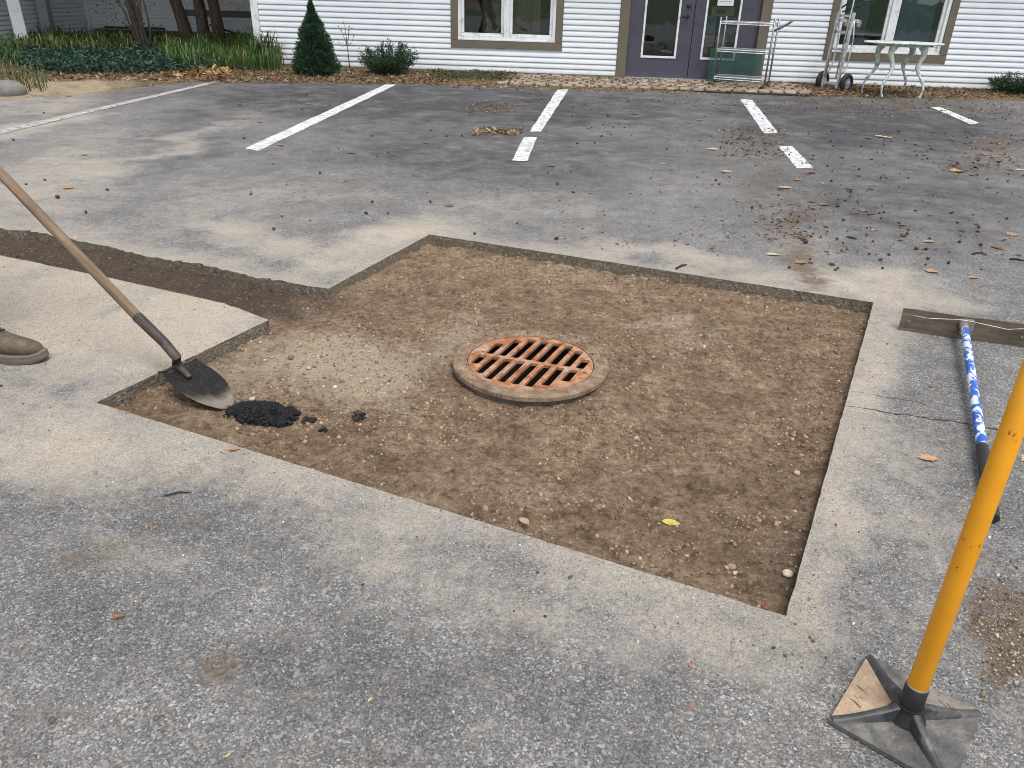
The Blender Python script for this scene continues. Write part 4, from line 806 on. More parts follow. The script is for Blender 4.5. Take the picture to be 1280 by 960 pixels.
# many stemmed shrub
base = G(186, 74); o = thing('stemmed_shrub', 'dark many stemmed shrub fanning out of the green ground cover', 'shrub', base); b = MB(); P = []; D = []
for i in range(17):
    a = random.uniform(-1, 1); lx = a*.42-.16+random.uniform(-.08, .08); hh = random.uniform(1.6, 2.3); m = Vector((lx*.45, random.uniform(-.1, .1), hh*.45)); e = Vector((lx*1.5, random.uniform(-.3, .3), hh))
    if i == 0: m, e = Vector((.12, 0, .5)), Vector((.05, 0, 1.8))
    b.tube([(a*.06, random.uniform(-.05, .05), -.02), m, e], [.022, .016, .006], 6)
    for k in range(3):
        t = random.uniform(.3, 1); p = m.lerp(e, t); q = p+Vector((random.uniform(-.25, .25), random.uniform(-.2, .2), random.uniform(.1, .35))); b.tube([p, q], [.006, .002], 4)
        for _ in range(16): P.append((p.lerp(q, random.random())+Vector(rng.normal(0, .03, 3)))[:]); D.append(rng.normal(size=3)+[0, 0, .3])
b.obj('stem', MA['twig'], o)
for _ in range(420): P.append((random.gauss(-.35, .28), random.uniform(-.25, .25), random.uniform(.15, 1.2))); D.append(rng.normal(size=3))
n = len(P); V, F, T = leaves_np(np.array(P), np.array(D), rng.uniform(.03, .06, n), rng.uniform(.015, .03, n), tints(n, [(.02, .045, .03), (.03, .06, .035), (.012, .028, .02)], .3)); link('foliage', npmesh('foliage', V, F, MA['green'], dict(tint=T)), o)
# trees
def tree(label, px, py, stems, seed):
    r = random.Random(seed); base = G(px, py); o = thing('garden_tree', label, 'tree', base)
    for (dx, dy, lean, rad, h) in stems:
        pts = []; rs = []; N = 26
        for i in range(N+1):
            t = i/N; zz = h*t; pts.append(Vector((dx+lean*zz+.03*math.sin(zz*2.1+dx*9), dy+.02*math.cos(zz*1.7), zz-.05))); rs.append(rad*(1-.62*t)*(1+.35*math.exp(-zz*5))*(1+r.uniform(-.04, .04)))
        b = MB(); rings = []
        for p, q in zip(pts, rs): rings.append([p+Vector((math.cos(k*PI/9), math.sin(k*PI/9), 0))*q*(1+.07*math.sin(k*2.6+dx*20)+.035*math.sin(k*5.1+p.z*6)) for k in range(18)])
        b.loft(rings); b.obj('trunk', MA['bark'], o, True)
        lb = MB()
        for i in range(7):
            t = r.uniform(.5, .95); p = pts[int(t*N)]; a = r.uniform(0, 2*PI); L = r.uniform(.8, 1.6); lb.tube([p, p+Vector((math.cos(a)*L*.5, math.sin(a)*L*.5, L*.4)), p+Vector((math.cos(a)*L, math.sin(a)*L, L*.9))], [.045, .03, .01], 6)
        lb.obj('limb', MA['bark'], o)
    n = 3500; c = pts[-1]; cc = rng.normal(0, 1, (26, 3))*[1.0, 1.0, .6]+[c.x, c.y, h+.1]; P = cc[rng.integers(0, 26, n)]+rng.normal(0, .3, (n, 3))
    V, F, T = leaves_np(P, rng.normal(size=(n, 3)), rng.uniform(.06, .11, n), rng.uniform(.03, .06, n), tints(n, [(.05, .09, .03), (.12, .11, .035), (.04, .07, .028)], .3)); link('crown', npmesh('crown', V, F, MA['green'], dict(tint=T)), o)
tree('leaning grey barked tree, left one behind the grass', 238, 61, [(0, 0, -.20, .125, 4.6)], 1)
tree('stout twin trunked tree standing nearest the house corner', 262, 62, [(-.07, 0, -.05, .115, 4.9), (.20, .03, .015, .115, 5.0)], 2)
# boulder
q = G(8, 122); v, f = ico(3, 0, .62, 4); nz = 1+.12*fbm(v[:, 0]+v[:, 2], v[:, 1]-v[:, 2], 1.3, 4, 3); o = link('boulder', npmesh('boulder', v*nz[:, None]*.21, f, MA['rock'], smooth=True), None, (q.x-.05, q.y+.12, .06), (0, 0, .4), label='rounded grey boulder at the left edge of the pavement', category='rock')
q = G(8, 84); v, f = ico(3, 0, .5, 6); link('boulder', npmesh('boulder', v*.11, f, MA['rock'], smooth=True), None, (q.x, q.y, .1), label='small pale rock half hidden in the grass at far left', category='rock')
# ------------------------------------------------------------------ wire cart
cart = thing('wire_cart', 'chrome three shelf wire cart on casters in front of the right door', 'cart', (2.55, 13.02, 0), math.radians(-20)); cw, cdp = .78, .44
for sx in (-1, 1):
    for sy in (-1, 1):
        x, y = sx*cw/2, sy*cdp/2; MB().tube([(x, y, .10), (x, y, 1.0)], .0135, 10).obj('post', MA['chrome'], cart, True)
        c = link('caster', MB().tube([(x, y, .05), (x, y, .10)], .012, 8).box((x-.012, y, .075), (.05, .04, .008)).mesh('caster', MA['steel']), cart)
        w = MB(); w.loft([[(x-.02+.045*math.cos(k*PI/8), y+yy, .048+.045*math.sin(k*PI/8)) for k in range(16)] for yy in (-.014, .014)]); w.obj('caster_wheel', MA['black'], c)
for zz in (.17, .56, .94):
    s = MB(); 
    for (dz) in (0, .03):
        for (a, c) in (((-1, -1), (1, -1)), ((1, -1), (1, 1)), ((1, 1), (-1, 1)), ((-1, 1), (-1, -1))): s.tube([(a[0]*cw/2, a[1]*cdp/2, zz-dz), (c[0]*cw/2, c[1]*cdp/2, zz-dz)], .0058, 5)
    sh = s.obj('shelf', MA['chromeb'], cart); w = MB()
    for sy in (-1, 1):
        N = 22; w.tube([(-cw/2+cw*i/N, sy*cdp/2, zz-(.03 if i % 2 else 0)) for i in range(N+1)], .004, 4)
    for i in range(30): x = -cw/2+cw*(i+.5)/30; w.tube([(x, -cdp/2, zz+.004), (x, cdp/2, zz+.004)], .002, 3, False)
    w.obj('shelf_wire', MA['chromeb'], sh)
h = MB(); h.tube([(cw/2, -cdp/2, .84), (cw/2+.10, -cdp/2, .90), (cw/2+.20, -cdp/2, .97), (cw/2+.20, cdp/2, .97), (cw/2+.10, cdp/2, .90), (cw/2, cdp/2, .84)], .013, 8); h.obj('push_handle', MA['chrome'], cart, True)
# green mesh panel
o = thing('green_mesh_panel', 'teal green plastic mesh panel leaning by the right door behind the wire cart', 'mesh panel', (2.52, 13.5, .03)); o.rotation_euler = (math.radians(-12), 0, math.radians(-2)); w = MB()
for i in range(62): x = -.40+.8*i/61; w.box((x, 0, .25), (.0055, .004, .5))
for i in range(34): z = .5*i/33; w.box((0, .005, z), (.80, .004, .006))
w.obj('mesh', MA['teal'], o); w = MB(); w.tube([(-.40, .003, 0), (-.40, .003, .5), (.40, .003, .5), (.40, .003, 0), (-.40, .003, 0)], .007, 5); w.obj('border', MA['teal'], o)
# hand truck
ht = thing('hand_truck', 'aluminium hand truck with black tyres leaning on the siding left of the garden table', 'hand truck', (3.93, 13.12, .0), math.radians(-52)); ht.rotation_euler = (math.radians(-3), 0, math.radians(-52))
def R2(nm, pts, r=.014): return MB().tube(pts, r, 8).obj(nm, MA['alu'], ht, True)
for sx in (-1, 1):
    x = sx*.13; b = MB(); b.box((x, 0, .58), (.036, .045, 1.06)); b.obj('rail', MA['alu'], ht, bevel=.004); R2('handle_tube', [(x*.75, -.03, .2), (x*.75, -.03, 1.25), (x*.6, .0, 1.42)], .012)
    R2('curved_brace', [(x, .03, .25), (x, .13, .35), (x, .13, .75), (x, .04, 1.0)], .011)
for zz in (.12, .36, .6, .84, 1.06): MB().box((0, 0, zz), (.25, .02, .035)).obj('cross_bar', MA['alu'], ht)
MB().box((0, -.14, .02), (.36, .24, .008)).obj('toe_plate', MA['alu'], ht); MB().tube([(-.2, .09, .125), (.2, .09, .125)], .01, 8).obj('axle', MA['steel'], ht)
def wheel(x, y, z, R, w, parent):
    b = MB(); n = 28; pr = [(R*.58, -w/2), (R*.86, -w/2), (R, -w*.28), (R, w*.28), (R*.86, w/2), (R*.58, w/2)]; rings = [[(x+yy, y+r*math.cos(k*2*PI/n), z+r*math.sin(k*2*PI/n)) for k in range(n)] for r, yy in pr]
    t = b.loft(rings+[rings[0]], False).obj('wheel', MA['black'], parent, True); c = MB(); c.loft([[(x+yy, y+r*math.cos(k*2*PI/n), z+r*math.sin(k*2*PI/n)) for k in range(n)] for r, yy in ((.02, -w*.6), (R*.28, -w*.55), (R*.3, -w*.3), (R*.6, -w*.32), (R*.6, w*.32), (R*.3, w*.3), (R*.28, w*.55), (.02, w*.6))]); c.obj('rim', MA['alu'], t, 'auto')
wheel(.215, .09, .138, .138, .075, ht); wheel(-.215, .09, .138, .138, .075, ht)
for sx in (-1, 1):
    c = MB().box((sx*.11, .10, 1.0), (.03, .14, .05)).obj('caster', MA['alu'], ht); w = MB(); w.loft([[(sx*.11+xx, .20+.05*math.cos(k*PI/8), .97+.05*math.sin(k*PI/8)) for k in range(16)] for xx in (-.014, .014)]); w.obj('caster_wheel', MA['steel'], c)
b = MB(); b.tube([(-.10, -.02, 1.16), (0, .03, 1.25), (.12, .10, 1.28), (.26, .10, 1.27)], .013, 6); b.tube([(-.08, 0, 1.11), (.05, .05, 1.17), (.18, .08, 1.2), (.25, .1, 1.27)], .011, 6); b.obj('strap', MA['black'], ht, True)
# garden table
tc = G(1130, 53.5, .74); tb = thing('garden_table', 'weathered pale green cast iron garden table with wavy legs below the right window', 'table', (tc.x, tc.y, 0), math.radians(-2))
b = MB(); n = 40; b.loft([[(a*math.cos(k*2*PI/n), c*math.sin(k*2*PI/n), z) for k in range(n)] for a, c, z in ((.53, .29, .725), (.56, .31, .73), (.565, .315, .742), (.55, .305, .75))]); b.obj('table_top', MA['table'], tb, 'auto')
b = MB(); b.loft([[(a*math.cos(k*2*PI/n), c*math.sin(k*2*PI/n), z) for k in range(n)] for a, c, z in ((.36, .18, .69), (.38, .2, .725))]); b.obj('apron', MA['table'], tb)
for (fx, fy) in ((1076, 118), (1101, 123), (1126, 117), (1150, 124)):
    f = G(fx, fy); rel_ = Vector((f.x-tc.x, f.y-tc.y, 0)); rel_ = Matrix.Rotation(math.radians(2), 3, 'Z') @ rel_; top = Vector((rel_.x*.62, rel_.y*.5, .71)); side = Vector((1, 0, 0)) if abs(rel_.x) < .3 else Vector((1, 0, 0)); pts = []; rs = []
    N = 22; sg = 1 if rel_.x > 0 else -1
    for i in range(N+1):
        t = i/N; p = top.lerp(rel_, t**1.05); wv = .045*math.sin(t*9.5+.4)*(1-.25*t); pts.append(p+Vector((sg*wv, -.3*wv, 0))); rs.append(.046*(1-t)**2.4+.0115+.007*(math.sin(t*21)**2)*(t > .3)+(.008 if i in (9, 10, 15) else 0))
    pts[-1].z = .004; MB().tube(pts, rs, 8).obj('leg', MA['table'], tb, True)
MB().tube([(-.25, .02, .36), (0, 0, .38), (.25, .02, .36)], .008, 6).obj('stretcher', MA['table'], tb, True)
# ------------------------------------------------------------------ asphalt lute
q0 = G(1204, 424); q1 = G(1124, 415); dirx = (G(1279, 437)-q1).normalized(); ctr = q0.copy(); ctr.z = 0
lu = thing('asphalt_lute', 'asphalt lute with grimy board and blue and white pole lying right of the pit', 'lute', ctr, math.atan2(dirx.y, dirx.x)); inv = Matrix.Rotation(-math.atan2(dirx.y, dirx.x), 3, 'Z')
Lh = (q0-q1).length; b = MB(); N = 12; vs = []
for i in range(N+1):
    x = -Lh+(2*Lh+.02)*i/N; yo = .004*math.sin(i*.9); vs += [(x, yo, .002), (x, yo+.016, .102+.002*math.sin(i*2)), (x, yo+.024, .102), (x, yo+.010, .002)]
b.add(vs, [(4*i+k, 4*i+4+k, 4*i+4+(k+1) % 4, 4*i+(k+1) % 4) for i in range(N) for k in range(4)]+[(0, 1, 2, 3), (4*N, 4*N+3, 4*N+2, 4*N+1)]); b.obj('board', MA['luteboard'], lu)
def loc(px, py, z): v = G(px, py, z)-ctr; return inv @ v
S0 = loc(1205, 406, .075); S1 = loc(1241, 648, .020); S05 = S0.lerp(S1, .80); Sb = S0.lerp(S1, .03)
def aligned_tube(a, c, r, nm, mat, parent, n=18, taper=1.):
    d = c-a; o = MB().lathe([(r*.9, 0), (r, .003), (r*taper, d.length-.003), (r*taper*.9, d.length)], n).obj(nm, mat, parent, 'auto'); o.location = a; u_, w_ = frame_of(d); o.rotation_euler = Matrix((u_, d.normalized().cross(u_), d.normalized())).transposed().to_euler(); return o
aligned_tube(Sb, S05, .0168, 'pole', MA['blue'], lu); aligned_tube(S05-(S1-S0).normalized()*.12, S1, .0195, 'grip', MA['black'], lu, 20); aligned_tube(S0+Vector((0, .03, .002)), Sb+(S1-S0).normalized()*.02, .019, 'ferrule', MA['steel'], lu)
MB().tube([loc(1131, 392, .10)+Vector((0, -.004, 0)), loc(1160, 398, .10), S0+Vector((-.02, -.012, .025)), S0+Vector((.02, -.012, .024)), (.15, -.03, .085), (Lh, .014, .095)], .0028, 6).obj('brace_rod', MA['steel'], lu, True)
MB().box((0, .004, .06), (.05, .028, .07)).obj('bracket', MA['steel'], lu, bevel=.003)
for x in (-Lh+.03, -Lh+.035, Lh-.05): 
    bo = MB().lathe([(.006, 0), (.006, .004)], 8).obj('bolt', MA['steel'], lu); bo.location = (x, .002, .05); bo.rotation_euler = (PI/2, 0, 0)
# ------------------------------------------------------------------ tamper
cT = G(1082, 822); cL = G(1032, 905); cR = G(1228, 897); cen = (cL+cR)/2; sideT = (cT-cL).length; ang = math.atan2(cT.y-cL.y, cT.x-cL.x)
tp = thing('hand_tamper', 'black steel hand tamper with ribbed plate and upright yellow handle in the near right corner', 'tamper', (cen.x, cen.y, .002), ang); h = .122
bm = bmesh.new(); N = 24; grid = []
for i in range(N+1):
    row = []
    for j in range(N+1):
        x = (i/N*2-1)*h; y = (j/N*2-1)*h; row.append(bm.verts.new((x, y, .012)))
    grid.append(row)
for i in range(N):
    for j in range(N): bm.faces.new((grid[i][j], grid[i+1][j], grid[i+1][j+1], grid[i][j+1]))
ex = bmesh.ops.extrude_face_region(bm, geom=bm.faces[:]); bmesh.ops.translate(bm, verts=[g for g in ex['geom'] if isinstance(g, bmesh.types.BMVert)], vec=(0, 0, -.011)); bmesh.ops.recalc_face_normals(bm, faces=bm.faces)
me = bpy.data.meshes.new('plate'); bm.to_mesh(me); bm.free(); me.materials.append(MA['plate'])
co = np.array([v.co[:] for v in me.vertices]); at = me.attributes.new('dust', 'FLOAT', 'POINT'); lx, ly = co[:, 0], co[:, 1]
dv = np.where((-lx > np.abs(ly)) , 0, 0)+0.; Tq = inv  # local frame: x runs from the left corner to the top corner
leftq = (ly > np.abs(lx)); rightq = (lx > np.abs(ly)); dv = np.where(leftq, .92, np.where(rightq, .35, .22)); at.data.foreach_set('value', dv.astype(np.float32)); link('plate', me, tp)
for k in range(4):
    a = PI/4+k*PI/2; b = MB(); rings = []
    for t in np.linspace(0, 1, 9):
        r = .02+t*(h*1.414-.026); hh = .011+.034*(1-t)**1.7+.006; w = .0085-.001*t; c = Vector((math.cos(a)*r, math.sin(a)*r, 0)); s = Vector((-math.sin(a), math.cos(a), 0)); rings.append([c+s*w*1.5+Vector((0, 0, .011)), c+s*w+Vector((0, 0, hh-.003)), c+s*w*.5+Vector((0, 0, hh)), c-s*w*.5+Vector((0, 0, hh)), c-s*w+Vector((0, 0, hh-.003)), c-s*w*1.5+Vector((0, 0, .011))])
    b.loft(rings).obj('rib', MA['rib'], tp, 'auto')
b = MB(); b.lathe([(.040, .0115), (.036, .022), (.030, .034), (.027, .046), (.0275, .052)], 28); b.obj('boss', MA['blackm'], tp, 'auto')
invT = Matrix.Rotation(-ang, 3, 'Z'); o0 = Vector((cen.x, cen.y, .002)); hb = invT @ (G(1147, 872, .055)-o0); hb = Vector((0, 0, .05)); htp = invT @ (G(1290, 470, .80)-o0); hd = (htp-hb).normalized()
def along(a): return hb+hd*a
aligned_tube(along(-.008), along(.052), .0240, 'socket', MA['black'], tp, 28, .97); aligned_tube(along(.02), along(.054), .0222, 'rust_collar', MA['steel'], tp, 28); aligned_tube(along(.03), along(1.14), .0208, 'handle', MA['yellow'], tp, 32); aligned_tube(along(1.02), along(1.16), .0235, 'grip', MA['black'], tp, 24)
def text(s, loc_, rot, size, mat, parent, name='lettering', ext=.0006):
    cu = bpy.data.curves.new(name, 'FONT'); cu.body = s; cu.size = size; cu.extrude = ext; cu.align_x = 'CENTER'; cu.align_y = 'CENTER'; o = bpy.data.objects.new(name, cu); C.objects.link(o)
    dg = bpy.context.evaluated_depsgraph_get(); me = bpy.data.meshes.new_from_object(o.evaluated_get(dg)); bpy.data.objects.remove(o); me.materials.clear(); me.materials.append(mat); q = link(name, me, parent, loc_, rot); return q
def tl(px, py): return invT @ (G(px, py, .014)-o0)
v = tl(1082, 853)-tl(1066, 885); ra = math.atan2(v.y, v.x)-PI/2-.0
for (s, a, c) in (('SIH', 1078, 863), ('10', 1075, 871), ('IIBE', 1070, 881)):
    pass
m = MB()
for (a, c, L) in ((1074, 860, 8), (1077, 861.5, 9), (1080, 864, 9), (1082, 866, 6), (1070, 871.5, 6), (1076, 872.5, 4), (1066, 876, 8), (1069, 878, 8), (1072, 880, 9), (1073, 883, 6)):
    p = tl(a-L*.45, c-L*.42); q = tl(a+L*.45, c+L*.42); p.z = q.z = .0125; m.tube([p, q], .0009, 4)
m.obj('stamped_mark', MA['ink'], tp)
m = MB()
for (a, c, L) in ((1174, 876, 4), (1177, 878, 4), (1181, 882, 3), (1184, 880, 3), (1187, 883, 4), (1192, 886, 4)):
    p = tl(a-1.2, c-L*.5); q = tl(a+1.5, c+L*.5); p.z = q.z = .0125; m.tube([p, q], .0009, 4)
m.obj('stamped_mark', MA['ink'], tp)
# ------------------------------------------------------------------ shovel
shA = G(206, 475, .022); shB = G(237, 446, .030); mid = (shA+shB)/2; tipP = G(285, 513, -.066); tipP = G(288, 510, -.066); ax = (tipP-mid); L = ax.length; ax.normalize(); wv = (shB-shA).normalized(); wv = (wv-ax*wv.dot(ax)).normalized(); nz = ax.cross(wv).normalized()
if nz.z < 0: nz = -nz
sv = thing('shovel', 'round point shovel with weathered wooden shaft and tar blackened blade standing in the pit', 'shovel', (mid.x, mid.y, 0)); off = -Vector((mid.x, mid.y, 0))
NU, NV = 20, 16; V = []; dst = []
mid = mid-nz*.014
for i in range(NU+1):
    t = i/NU; hw = (.092 if t < .28 else .092)*(max(0, 1-((t-.28)/.72)**2.1)**.62 if t > .28 else 1-.0*(t)); hw *= .90+.20*math.sin(min(1, t*1.6)*PI*.62); hw = max(hw, .002)
    for j in range(NV+1):
        s = j/NV*2-1; x = s*hw; dish = .030*(abs(s)**2)*(1-.6*t)-.012*math.sin(PI*t)*(1-s*s)+ (.020*math.exp(-(s/.16)**2)*(1-sst(0, .38, t)))
        p = mid+ax*(t*L+(.008*abs(s) if t == 0 else 0))+wv*x+nz*dish; V.append(p[:]); dst.append(.10+.85*sst(.35, .95, t)+(-.5 if s > .2 else .1)*(1-t))
F = [(i*(NV+1)+j, i*(NV+1)+j+1, (i+1)*(NV+1)+j+1, (i+1)*(NV+1)+j) for i in range(NU) for j in range(NV)]
me = npmesh('blade', V, F, MA['blade'], dict(dust=np.array(dst)), True); o = link('blade', me, sv, off); md = o.modifiers.new('s', 'SOLIDIFY'); md.thickness = .003; md.offset = -1
for sgn in (-1, 1): rel(MB().tube([mid+wv*sgn*.088+nz*.027, mid+wv*sgn*.05+nz*.014-ax*.002, mid+wv*sgn*.015+nz*.020-ax*.002], [.0035]*3, 8), 'step', MA['blade'], sv, off)
K1 = G(172, 396, .205); K2 = G(0, 216, .70); sd = (K2-K1).normalized(); a0 = mid+ax*.07+nz*.012; a1 = mid-ax*.01+nz*.03; a2 = G(221, 447, .085); a3 = G(205, 428, .135)
bz = MB(); bz.tube([a0, a1, a2, a3, a3.lerp(K1, .5), K1], [.010, .020, .019, .0195, .0205, .0215], 16); rel(bz, 'socket', MA['tarsock'], sv, off, smooth='auto').data.attributes.new('dust', 'FLOAT', 'POINT')
c = K1; o = aligned_tube(K1-sd*.02, K1+sd*1.13, .0198, 'shaft', MA['shaft'], sv, 20, .95); o.location += off
rel(MB().tube([a3.lerp(K1, .35)+Vector((.015, -.012, .004)), a3.lerp(K1, .35)+Vector((.019, -.016, .006))], .004, 8), 'rivet', MA['steel'], sv, off)
# heap of fresh black asphalt
q = G(327, 519, -.07); hp = thing('asphalt_heap', 'small heap of fresh black asphalt at the tip of the shovel', 'heap', (q.x, q.y, -.068))
n = 2200; a = rng.uniform(0, 2*PI, n); r = rng.random(n)**.6; ra_ = 1+.55*fbm(np.cos(a)*1.1+5, np.sin(a)*1.1, 1.7, 3, 66); x = np.cos(a)*r*.135*ra_; y = np.sin(a)*r*.074*ra_; w = np.clip(1-r, 0, 1); z = .006+.046*w*rng.uniform(.75, 1.1, n); ca, sa = math.cos(-.16), math.sin(-.16)
s = np.clip(rng.lognormal(-5.8, .5, n), .0014, .009); T = tints(n, [(.007, .0075, .010), (.013, .014, .018), (.004, .0045, .006)], .4); V, F, T = join_scatter(STONES, np.c_[x*ca-y*sa, x*sa+y*ca, z], s, rng.uniform(0, 6.28, (n, 3)), T)
link('crumbs', npmesh('crumbs', V, F, m_tint('tar_coated_stone', .55, 150, .6, .3, .004), dict(tint=T)), hp, kind='stuff')
gx_, gy_ = np.meshgrid(np.linspace(-.17, .17, 70), np.linspace(-.11, .11, 48)); hx, hy = gx_.ravel(), gy_.ravel(); rr_ = np.hypot(hx/.128, hy/.070)*(1-.42*fbm(hx+3, hy, 14, 3, 66)); hz = .048*np.clip(1-rr_, -1, 1)+.011*np.abs(fbm(hx, hy, 55, 4, 67, .7))*(rr_ < 1.1)+.012*fbm(hx, hy, 22, 3, 68)*(rr_ < 1.05)
ii = np.arange(hx.size).reshape(gx_.shape); FH = np.stack([ii[:-1, :-1].ravel(), ii[:-1, 1:].ravel(), ii[1:, 1:].ravel(), ii[1:, :-1].ravel()], 1); FH = FH[rr_[FH].max(1) < 1.12]
link('heap_core', npmesh('heap_core', np.c_[hx, hy, hz+.006], FH, MA['tar']), hp, (0, 0, 0), (0, 0, -.16))
n = 500; a = rng.uniform(0, 2*PI, n)*.62+.25; rr2 = rng.uniform(GR+.006, RO-.004, n); s = np.clip(rng.lognormal(-6.1, .5, n), .001, .006); V, F, T = join_scatter(STONES, np.c_[np.cos(a)*rr2, np.sin(a)*rr2, -.0065+s*.2], s, rng.uniform(0, 6.28, (n, 3)), tints(n, [(.2, .145, .1), (.13, .09, .06), (.3, .23, .16)], .3))
link('ring_dirt', npmesh('ring_dirt', V, F, MA['gravel'], dict(tint=T)), dr, kind='stuff')
def crumb(px, py, m, rad, label):
    q = G(px, py, -.07); n = m; a = rng.uniform(0, 2*PI, n); r = rng.random(n)**.5*rad; s = rng.uniform(.003, .008, n); x = np.cos(a)*r; y = np.sin(a)*r*.8; zz = soil_z(x+q.x, y+q.y)+.004+rng.random(n)*.012*(1-r/rad)
    V, F, T = join_scatter(STONES, np.c_[x, y, zz], s, rng.uniform(0, 6.28, (n, 3)), tints(n, [(.015, .015, .019), (.03, .03, .033)], .4)); link('asphalt_crumbs', npmesh('asphalt_crumbs', V, F, MA['gravel'], dict(tint=T)), None, (q.x, q.y, 0), label=label, category='crumbs')
crumb(386, 527, 60, .028, 'little clump of black asphalt crumbs just right of the heap'); crumb(448, 522, 45, .030, 'black asphalt crumbs farther right of the heap'); crumb(404, 539, 12, .012, 'single black crumb below and right of the heap')
crumb(362, 531, 16, .016, 'tiny black crumbs touching the right foot of the heap')
# ------------------------------------------------------------------ leaves
def leaf_mesh(kind, size, col, seed, curl=.12):
    r = np.random.default_rng(seed); N = 26; pts = []
    for i in range(N):
        t = i/N*2*PI; rad = 1.
        if kind == 'oak': rad = .80+.20*math.cos(t*9+.4)*(1 if .5 < t < 5.8 else .1)
        if kind == 'maple': rad = .62+.38*abs(math.cos(t*2.5))
        x = math.cos(t)*size*.5*rad; y = math.sin(t)*size*(.30 if kind == 'oak' else .27 if kind == 'ovate' else .46)*rad
        if kind == 'ovate': y *= (1-.25*math.cos(t))*abs(math.sin(t))**.55; 
        pts.append((x, y))
    V = [(0, 0, .002)]+[(x*.5, y*.5, .002+curl*.25*abs(y)+r.normal(0, size*.01)) for x, y in pts]+[(x, y, .0015+curl*(abs(y)+.4*abs(x)*r.random())*1.0) for x, y in pts]
    F = [(0, 1+i, 1+(i+1) % N) for i in range(N)]+[(1+i, 1+N+i, 1+N+(i+1) % N) for i in range(N)]+[(1+i, 1+N+(i+1) % N, 1+(i+1) % N) for i in range(N)]
    V = np.array(V); tt = np.tile(col, (len(V), 1))*(1+.25*(np.arange(len(V)) % 3-1)[:, None]*.5); V2 = np.concatenate([V, [(-size*.5, 0, .003), (-size*.5, .0015, .003), (-size*.72, .003, .006)]]); F.append((len(V), len(V)+1, len(V)+2)); tt = np.concatenate([tt, tt[:3]*.6])
    return npmesh('leaf', V2, F, MA['leaf'], dict(tint=tt), True)
def leaf(px, py, kind, size, col, rz, label, z=0., curl=.12):
    q = G(px, py, z); link('leaf', leaf_mesh(kind, size, col, int(px), curl), None, q+Vector((0, 0, .001)), (rng.uniform(-.08, .08), rng.uniform(-.08, .08), rz), label=label, category='leaf')
leaf(1160, 574, 'oak', .082, (.55, .33, .17), .1, 'tan lobed oak leaf left of the blue pole below the pavement crack', curl=.2)
leaf(839, 654, 'ovate', .056, (.60, .50, .11), -.1, 'bright yellow leaf lying on the soil near the front edge of the pit', -.062)
leaf(655, 653, 'ovate', .044, (.45, .36, .24), 2.3, 'pale curled tan leaf on the soil by the near edge of the pit', -.060, .5)
leaf(952, 757, 'ovate', .04, (.30, .12, .07), 2.2, 'small red orange leaf in the right corner of the pit', -.062, .3)
leaf(713, 722, 'ovate', .02, (.10, .11, .04), 1, 'tiny dark green leaf scrap on the pavement below the pit')
leaf(148, 773, 'ovate', .030, (.26, .12, .06), .5, 'rust brown curled leaf scrap on the pavement at lower left', curl=.6)
leaf(118, 762, 'ovate', .020, (.16, .10, .06), .3, 'small brown twig like scrap above the rust brown scrap at lower left', curl=.5)
leaf(166, 753, 'ovate', .018, (.34, .20, .12), 1.9, 'small tan scrap right above the rust brown scrap at lower left', curl=.4)
leaf(195, 660, 'ovate', .020, (.36, .20, .12), 1.2, 'reddish scrap on the pavement below the pit left corner', curl=.4)
leaf(865, 882, 'ovate', .016, (.40, .18, .12), 1., 'tiny reddish scrap on the pavement near the bottom middle right', curl=.3)
leaf(863, 833, 'ovate', .016, (.40, .18, .12), 2., 'tiny reddish scrap on the pavement below the right pit corner', curl=.3)
leaf(86, 236, 'ovate', .075, (.48, .22, .10), .6, 'orange leaf above the trench beside the shovel shaft', curl=.4)
leaf(120, 341, 'ovate', .06, (.50, .42, .33), .3, 'pale leaf lying in the trench next to the shovel shaft', -.055, .3)
leaf(293, 563, 'ovate', .035, (.38, .2, .13), .4, 'reddish leaf on the near pit edge below the heap', curl=.4)
leaf(1163, 483, 'ovate', .028, (.28, .18, .12), 1.4, 'small brown leaf scrap between lute board and pavement crack', curl=.3)
leaf(172, 519, 'ovate', .05, (.14, .08, .055), -.3, 'dark curled leaf in the left corner of the pit', -.05, .5)
leaf(1283, 574, 'oak', .07, (.52, .42, .2), .8, 'yellowish leaf at the right edge of the frame', 0., .2)
leaf(285, 945, 'ovate', .012, (.5, .4, .2), .8, 'tiny straw yellow seed husk on the lower left pavement'); leaf(463, 875, 'ovate', .012, (.6, .5, .22), .8, 'tiny yellow seed husk at the bottom of the pavement')
leaf(1265, 294, 'maple', .09, (.42, .26, .16), .8, 'rosy brown leaf near the right edge in the parking bay', curl=.2)
leaf(966, 319, 'ovate', .085, (.52, .47, .34), -.2, 'pale grey green leaf beside the brown dirt trail', curl=.25)
leaf(981, 235, 'oak', .13, (.52, .36, .22), .0, 'tan oak leaf below the broken white parking line', curl=.2)
leaf(1197, 215, 'maple', .14, (.48, .27, .15), .5, 'orange brown leaf among the nuts in the right parking bay', curl=.3)
leaf(1105, 172, 'oak', .22, (.62, .46, .30), -.2, 'large pale tan leaf in the middle of the right parking bay', curl=.2)
leaf(891, 187, 'oak', .14, (.55, .45, .28), .3, 'cream leaf left of the dirt drift in the parking bay', curl=.2)
leaf(1165, 340, 'maple', .085, (.45, .27, .19), .2, 'pinkish brown leaf lower in the right parking bay', curl=.2)
leaf(1217, 348, 'ovate', .07, (.40, .22, .12), .3, 'rust leaf just above the lute board', curl=.3)
leaf(1275, 213, 'oak', .11, (.6, .46, .3), .3, 'cream tan leaf at the right border of the parking bay', curl=.2)
leaf(908, 215, 'oak', .12, (.5, .4, .28), .1, 'narrow tan leaf left of the brown dirt trail', curl=.2)
PROT = []
